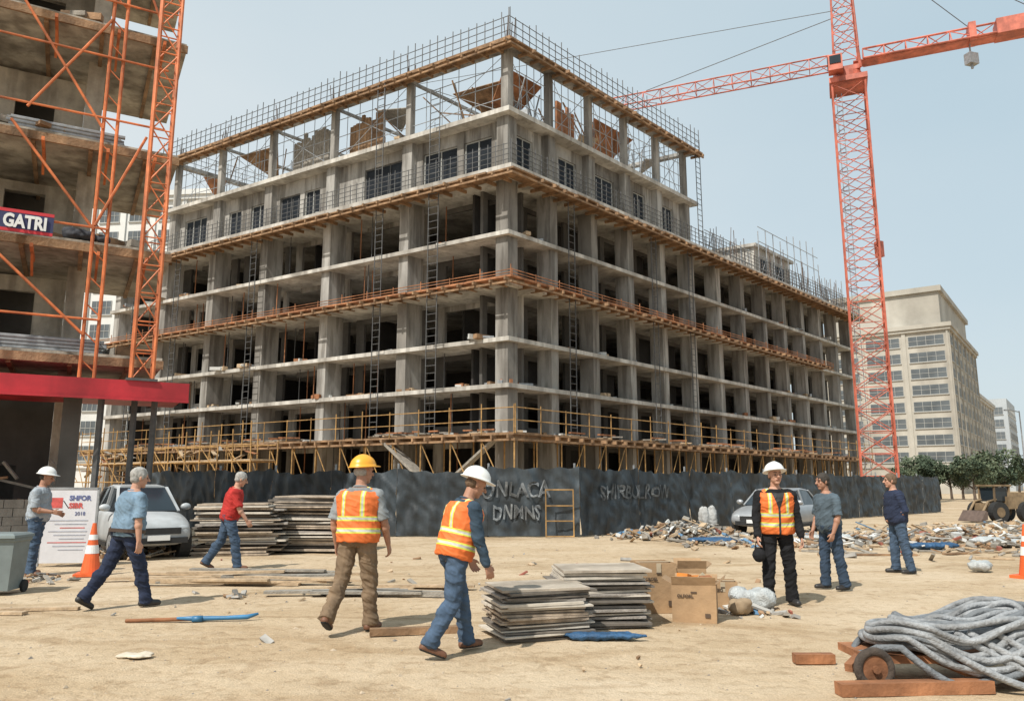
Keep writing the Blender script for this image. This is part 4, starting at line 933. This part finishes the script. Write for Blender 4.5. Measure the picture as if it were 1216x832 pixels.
def person(loc,yaw,label,lean=3,legs=((4,4,4,0),(-4,3,4,0)),arms=((5,10,12,4),(5,10,12,4)),head=(0,0),skin='a',shirt=None,long=False,pants=None,boots=None,vest=None,helmet=None,hair=None,belly=0,h=1.76,jacket=False,belt=None,tuck=True,collar=True,fat=1.0):
    T=thing('person',label,'person',loc,rad(yaw),'people on the construction site',h/1.79)
    fat*=1.05; belly+=.008
    Pz=V((0,0,.95)); l_=rad(lean); Sp=V((0,math.sin(l_),math.cos(l_))); Fw=V((0,math.cos(l_),-math.sin(l_))); X=V((1,0,0))
    jl=[]; low=9
    for sgn,(th,bn,out,fp) in zip((1,-1),legs):
        hp=Pz+X*sgn*.095+Sp*-.03; a=rad(th); d1=V((sgn*math.sin(rad(out)),math.sin(a),-math.cos(a))).normalized(); kn=hp+d1*.43
        a2=rad(th-bn); d2=V((sgn*math.sin(rad(out*.5)),math.sin(a2),-math.cos(a2))).normalized(); an=kn+d2*.42
        f=rad(fp); fd=V((sgn*.18,math.cos(f),-math.sin(f))).normalized(); dn=V((0,-math.sin(f),-math.cos(f)))
        heel=an+dn*.045-fd*.045; toe=an+dn*.052+fd*.15
        low=min(low,heel.z-.04,toe.z-.036); jl.append([hp,kn,an,heel,toe,fd,dn])
    up=V((0,0,-low)); Pz=Pz+up
    for j in jl:
        for k in range(5): j[k]=j[k]+up
    ja=[]
    for sgn,(fw,out,bn,o2) in zip((1,-1),arms):
        s0=Pz+Sp*.42+X*sgn*(.188*fat*.5+.098); a=rad(fw); d1=V((sgn*math.sin(rad(out)),math.sin(a),-math.cos(a))).normalized(); el=s0+d1*.285
        a2=rad(fw+bn); d2=V((sgn*math.sin(rad(o2)),math.sin(a2),-math.cos(a2))).normalized(); wr=el+d2*.25
        pn=V((-sgn,0,0)); pn=(pn-d2*pn.dot(d2)).normalized(); ta=d2.cross(pn)*(1); ta=ta if ta.dot(V((0,1,.3)))>0 else -ta
        ja.append([s0,el,wr,d2,pn,ta])
    nb=Pz+Sp*.50; hy,hp_=rad(head[1]),rad(head[0]); HS=1.07
    HM=Matrix.Rotation(hy,3,'Z')@Matrix.Rotation(-hp_-l_*.35,3,'X')@Matrix.Scale(HS,3)
    hc=nb+Sp*.10+Fw*.02+HM@V((0,.015,.072))
    def torso(mb,inf,t0=-9,t1=9,fl=1):
        rings=[]; 
        for t,ru,rw in TOR:
            if t<t0 or t>t1: continue
            bl=belly*math.exp(-((t-.10)/.13)**2); ru*=fat; rw*=fat
            rings.append([Pz+Sp*t+X*(ru+inf+bl*.5)*math.cos(k*math.pi/10)+Fw*((rw+inf+bl*(.9 if math.sin(k*math.pi/10)>0 else .3))*math.sin(k*math.pi/10)) for k in range(20)])
        mb.loft(rings)
    q=MB(); torso(q,-.004)
    q.capsule(nb-Sp*.03,hc-HM@V((0,.02,.05)),.060,.056)
    for hp,kn,an,heel,toe,fd,dn in jl:
        q.capsule(hp,kn,.082,.05); q.capsule(kn,an,.05,.036); q.ell((kn*.65+an*.35)-Fw*.012,(.05,.055,.1)); q.capsule(heel,toe,.032,.026)
    for s0,el,wr,d2,pn,ta in ja:
        q.capsule(Pz+Sp*.44,s0,.06,.056); q.capsule(s0,el,.056,.043); q.ell(el+d2*.06,(.049,.049,.06)); q.capsule(el,el*.4+wr*.6,.044,.037); q.capsule(el*.4+wr*.6,wr,.037,.028)
        Ls=[.066,.074,.069,.054]
        for i in range(4):
            k0=wr+d2*.015+ta*(.014-.010*i); kk=wr+d2*.088+ta*(.031-.0205*i); q.capsule(k0,kk,.016,.0115,8)
            an_=rad(14+6*i*.6); p=kk
            for sgm,fr in enumerate((.45,.32,.23)):
                dd=d2*math.cos(an_)+pn*math.sin(an_)+ta*(.05*(1.5-i)); e=p+dd*Ls[i]*fr*1.15; q.capsule(p,e,.0105-.001*sgm,.0098-.001*sgm,8); p=e; an_+=rad(26)
        tb=wr+d2*.03+ta*.022; tm=tb+(d2*.6+ta*.65+pn*.3).normalized()*.042; q.capsule(tb,tm,.014,.011,8); q.capsule(tm,tm+(d2*.9+ta*.2+pn*.35).normalized()*.034,.0108,.009,8)
    def H(x,y,z): return hc+HM@V((x,y,z))
    q.ell(H(0,-.008,.03),(.074,.094,.092),HM); q.ell(H(0,.02,-.035),(.062,.068,.072),HM); q.ell(H(0,.052,-.088),(.032,.03,.024),HM)
    q.capsule(H(0,.082,.022),H(0,.112,-.016),.010,.0145,8); q.ell(H(-.012,.10,-.02),(.009,.012,.008),HM,8,6); q.ell(H(.012,.10,-.02),(.009,.012,.008),HM,8,6)
    q.capsule(H(-.04,.068,.034),H(.04,.068,.034),.014,.014,8); q.capsule(H(-.02,.078,-.052),H(.02,.078,-.052),.010,.010,8)
    for sgn in(-1,1): q.ell(H(sgn*.076,-.006,-.004),(.011,.020,.032),HM,8,6); q.ell(H(sgn*.038,.058,-.015),(.022,.02,.022),HM,8,6)
    mobj('body',remesh(q,.0065,2,'body',skinm[skin],.4),T)
    for sgn in(-1,1):
        q=MB(); q.ell(H(sgn*.030,.081,.008),(.012,.008,.007),HM,10,6); q.obj('eye',T,mat('eye_dark',(.03,.025,.02),.3))
        q=MB(); q.capsule(H(sgn*.016,.090,.034),H(sgn*.046,.078,.036),.0045,.0035,6); q.obj('eyebrow',T,mat('brow',(.06,.045,.035),.9))
    q=MB(); q.capsule(H(-.02,.0875,-.052),H(.02,.0875,-.052),.005,.005,6); q.obj('mouth',T,mat('lips',(.28,.09,.07),.6))
    q=MB(); i_=.018 if not jacket else .034
    torso(q,i_,-.06 if tuck else -.115,.515)
    for s0,el,wr,d2,pn,ta in ja:
        q.capsule(Pz+Sp*.435,s0,.080,.074)
        if long:
            q.capsule(s0,el,.072+i_*.3,.061); q.capsule(el,wr-d2*.01,.060,.046); q.capsule(wr-d2*.03,wr-d2*.005,.047,.044)
        else: q.capsule(s0,s0.lerp(el,.55),.074,.069); q.tube(s0.lerp(el,.4),s0.lerp(el,.92),.067,14,.079)
    mobj('jacket' if jacket else 'shirt',remesh(q,.009,4,'shirt',shirt,.5,.017,(7,7,12)),T)
    if collar:
        q=MB(); q.path([nb+Sp*.005+X*.072*math.cos(k*math.pi/8)+Fw*(.072*math.sin(k*math.pi/8))+Sp*(-.012*math.sin(k*math.pi/8)) for k in range(16)],.014,6,closed=True); q.obj('collar',T,shirt,smooth=True)
    q=MB(); torso(q,.014,-.12,.03)
    for hp,kn,an,heel,toe,fd,dn in jl:
        q.capsule(hp,kn,.108,.083); q.capsule(kn,an,.082,.072); q.ell((kn*.65+an*.35)-Fw*.012,(.076,.08,.11)); q.tube(an+(kn-an)*.25,an-(kn-an)*.08,.075,14,.085)
    mobj('trousers',remesh(q,.009,4,'trousers',pants,.5,.020,(8,8,15)),T)
    if belt:
        q=MB(); q.loft([[Pz+Sp*t+X*((.170*fat+.018)+belly*.5)*math.cos(k*math.pi/12)+Fw*((.125*fat+.018)+belly*.7)*math.sin(k*math.pi/12) for k in range(24)] for t in(-.012,.032)]); q.obj('belt',T,belt)
    for hp,kn,an,heel,toe,fd,dn in jl:
        q=MB(); q.capsule(an+(kn-an).normalized()*.06,an+dn*.01,.05,.048); q.capsule(heel,heel+(toe-heel)*.5,.046,.048); q.capsule(heel+(toe-heel)*.45,toe-fd*.0,.050,.041)
        q.capsule(an+dn*.02,toe-fd*.04,.045,.036)
        me=remesh(q,.009,2,'boot',[boots,black],.5); 
        for v in me.vertices:
            dd=(v.co-(heel+dn*.03)).dot(dn)
            if dd>0.004: v.co-=dn*(dd-.004)
        for p in me.polygons:
            if (p.center-(heel+dn*.018)).dot(dn)>0: p.material_index=1
        mobj('boot',me,T)
    if vest:
        q=MB(); torso(q,.046,-.07,.47); 
        for s0,*_ in ja: q.capsule(Pz+Sp*.44+X*(.05 if s0.x>0 else -.05),s0*.62+(Pz+Sp*.44)*.38,.084,.076)
        me=remesh(q,.009,4,'vest',vest,.5,.016,(6,6,11))
        at=me.attributes.new('tc','FLOAT_VECTOR','POINT')
        for i,v in enumerate(me.vertices):
            r_=v.co-Pz; at.data[i].vector=(r_.x,r_.dot(Fw),r_.dot(Sp))
        mobj('vest',me,T)
    if helmet:
        q=MB(); HR=HM@Matrix.Rotation(rad(10),3,'X')
        def ring(sx,z,ext=0,vis=0):
            o_=[]
            for k in range(28):
                t=2*math.pi*k/28; c_,s_=math.cos(t),math.sin(t); e=ext+vis*max(0,s_)**3
                o_.append(hc+HR@V(((.117*sx+e)*c_,(.138*sx+e)*s_-.012,z*(1)+(.006*math.exp(-(.117*sx*c_/.02)**2) if sx<.97 else 0)-.12*vis*max(0,s_)**3)))
            return o_
        rings=[ring(.97,.048),ring(1.0,.046,.018,.038),ring(1.0,.054,.019,.038),ring(1.0,.060,.003)]
        for t in(12,25,38,50,62,72,82,88): rings.append(ring(math.cos(rad(t))*1.0,.060+.112*math.sin(rad(t))))
        q.loft(rings); q.obj('helmet',T,helmet,smooth=True)
    if hair:
        q=MB(); q.ell(H(0,-.02,.042),(.084,.103,.094),HM); q.ell(H(0,-.045,-.015),(.076,.066,.06),HM)
        for sgn in(-1,1): q.ell(H(sgn*.07,.01,.02),(.014,.03,.04),HM)
        if helmet: q=MB(); q.ell(H(0,-.04,-.005),(.079,.07,.055),HM)
        mobj('hair',remesh(q,.008,2,'hair',hair,.5,.006,(40,40,20)),T)
    return T
hw_=mat('helmet_white',(.70,.70,.68),.35,.08,3); hy_=mat('helmet_yellow',(.76,.35,.03),.35,.08,3)
jeans=cloth('jeans',(.065,.10,.155)); jeand=cloth('jeans_dark',(.045,.07,.11)); khaki=cloth('khaki',(.22,.155,.10)); blk=cloth('black',(.018,.018,.02)); nav=cloth('navy',(.03,.04,.075)); bls=cloth('light_blue',(.19,.28,.37)); gry=cloth('grey_blue',(.24,.26,.27)); tee=cloth('slate',(.10,.135,.165)); redc=cloth('red',(.45,.04,.035)); dkb=cloth('dark_blue',(.05,.08,.115)); lgt=cloth('pale_grey',(.34,.38,.42))
bbr=mat('boot_brown',(.14,.06,.03),.6,.3,9); bbk=mat('boot_black',(.025,.023,.022),.5,.3,9); hg=mat('hair_grey',(.30,.29,.27),.8,.4,30); hd=mat('hair_dark',(.035,.028,.022),.8,.4,30); hb=mat('hair_brown',(.12,.075,.045),.8,.4,30); blt=mat('belt_leather',(.05,.03,.02),.6)
person((-.55,7.62,0),-62,'worker in orange vest, white helmet and jeans walking',lean=15,legs=((-8,24,3,22),(18,8,3,0)),arms=((6,8,14,4),(10,8,18,0)),head=(22,-8),shirt=dkb,long=True,pants=jeans,boots=bbr,vest=vestm,helmet=hw_,hair=hb,skin='b',h=1.76,belt=blt,fat=1.05)
person((-1.70,8.78,0),-14,'worker in orange vest, yellow helmet and khaki trousers walking',lean=3,legs=((10,8,3,0),(-12,28,4,26)),arms=((6,14,18,2),(-4,16,24,2)),head=(6,-30),shirt=gry,pants=khaki,boots=bbr,vest=vestm,helmet=hy_,hair=hg,skin='b',h=1.87,belly=.02,belt=blt,fat=1.08)
person((3.55,10.65,0),176,'worker in orange vest, white helmet and black clothes standing',legs=((3,3,5,0),(-2,2,6,0)),arms=((6,14,16,4),(2,12,10,5)),head=(-2,8),shirt=blk,long=True,pants=blk,boots=bbk,vest=vestm,helmet=hw_,hair=hd,h=1.84,skin='a',fat=1.05)
person((4.88,12.2,0),105,'dark-haired man in slate T-shirt and jeans standing',legs=((4,4,4,0),(-5,4,4,0)),arms=((2,8,25,-6),(0,8,20,-4)),head=(4,0),shirt=tee,pants=jeand,boots=bbk,hair=hd,h=1.76,tuck=False,skin='b',belly=.035,fat=1.10)
person((7.0,14.4,0),84,'man in dark navy jacket and jeans with hands together',legs=((5,5,4,0),(-6,4,4,0)),arms=((-20,6,70,-38),(-18,6,66,-38)),head=(2,0),shirt=nav,long=True,jacket=True,pants=jeans,boots=bbk,hair=hb,h=1.79,belly=.035,tuck=False,fat=1.06)
person((-5.05,10.42,0),-38,'grey-haired man in light blue shirt and navy trousers walking',lean=6,legs=((20,6,3,0),(-20,16,3,30)),arms=((-8,10,12,4),(14,10,14,4)),head=(6,-15),shirt=bls,pants=nav,boots=bbk,hair=hg,h=1.85,belly=.045,belt=blt,fat=1.14)
person((-8.42,14.05,0),-78,'worker in white helmet and pale shirt looking at phone',legs=((4,4,4,0),(-5,4,4,0)),arms=((2,6,78,-8),(0,6,72,-14)),head=(16,0),shirt=lgt,pants=jeans,boots=bbr,helmet=hw_,hair=hd,h=1.86,skin='b',belly=.04,fat=1.08)
person((-5.35,15.0,0),-68,'grey-haired man in red T-shirt and jeans walking',lean=10,legs=((16,8,3,0),(-16,16,3,28)),arms=((14,8,20,0),(-6,8,14,2)),head=(16,0),shirt=redc,pants=jeans,boots=bbr,hair=hg,h=1.86,tuck=False,belly=.035,fat=1.10)
q=MB(); q.box((0,0,0),(.08,.012,.16),.2); solo(q,'mobile_phone','dark mobile phone held in the hands','phone',(-7.97,14.12,1.22),-1.2,black,rot=(.6,0,-1.35))
q=MB(); q.ell((0,0,0),(.09,.07,.10),n=10,m=7); q.path([(-.05,0,.08),(-.03,0,.17),(.03,0,.17),(.05,0,.08)],.012,6)
me=remesh(q,.01,2,'tool_pouch',blk,wr=.008); o=mobj('tool_pouch',me,None); o.location=(3.25,10.5,.66); tag(o,'small black tool pouch held in the hand','pouch')
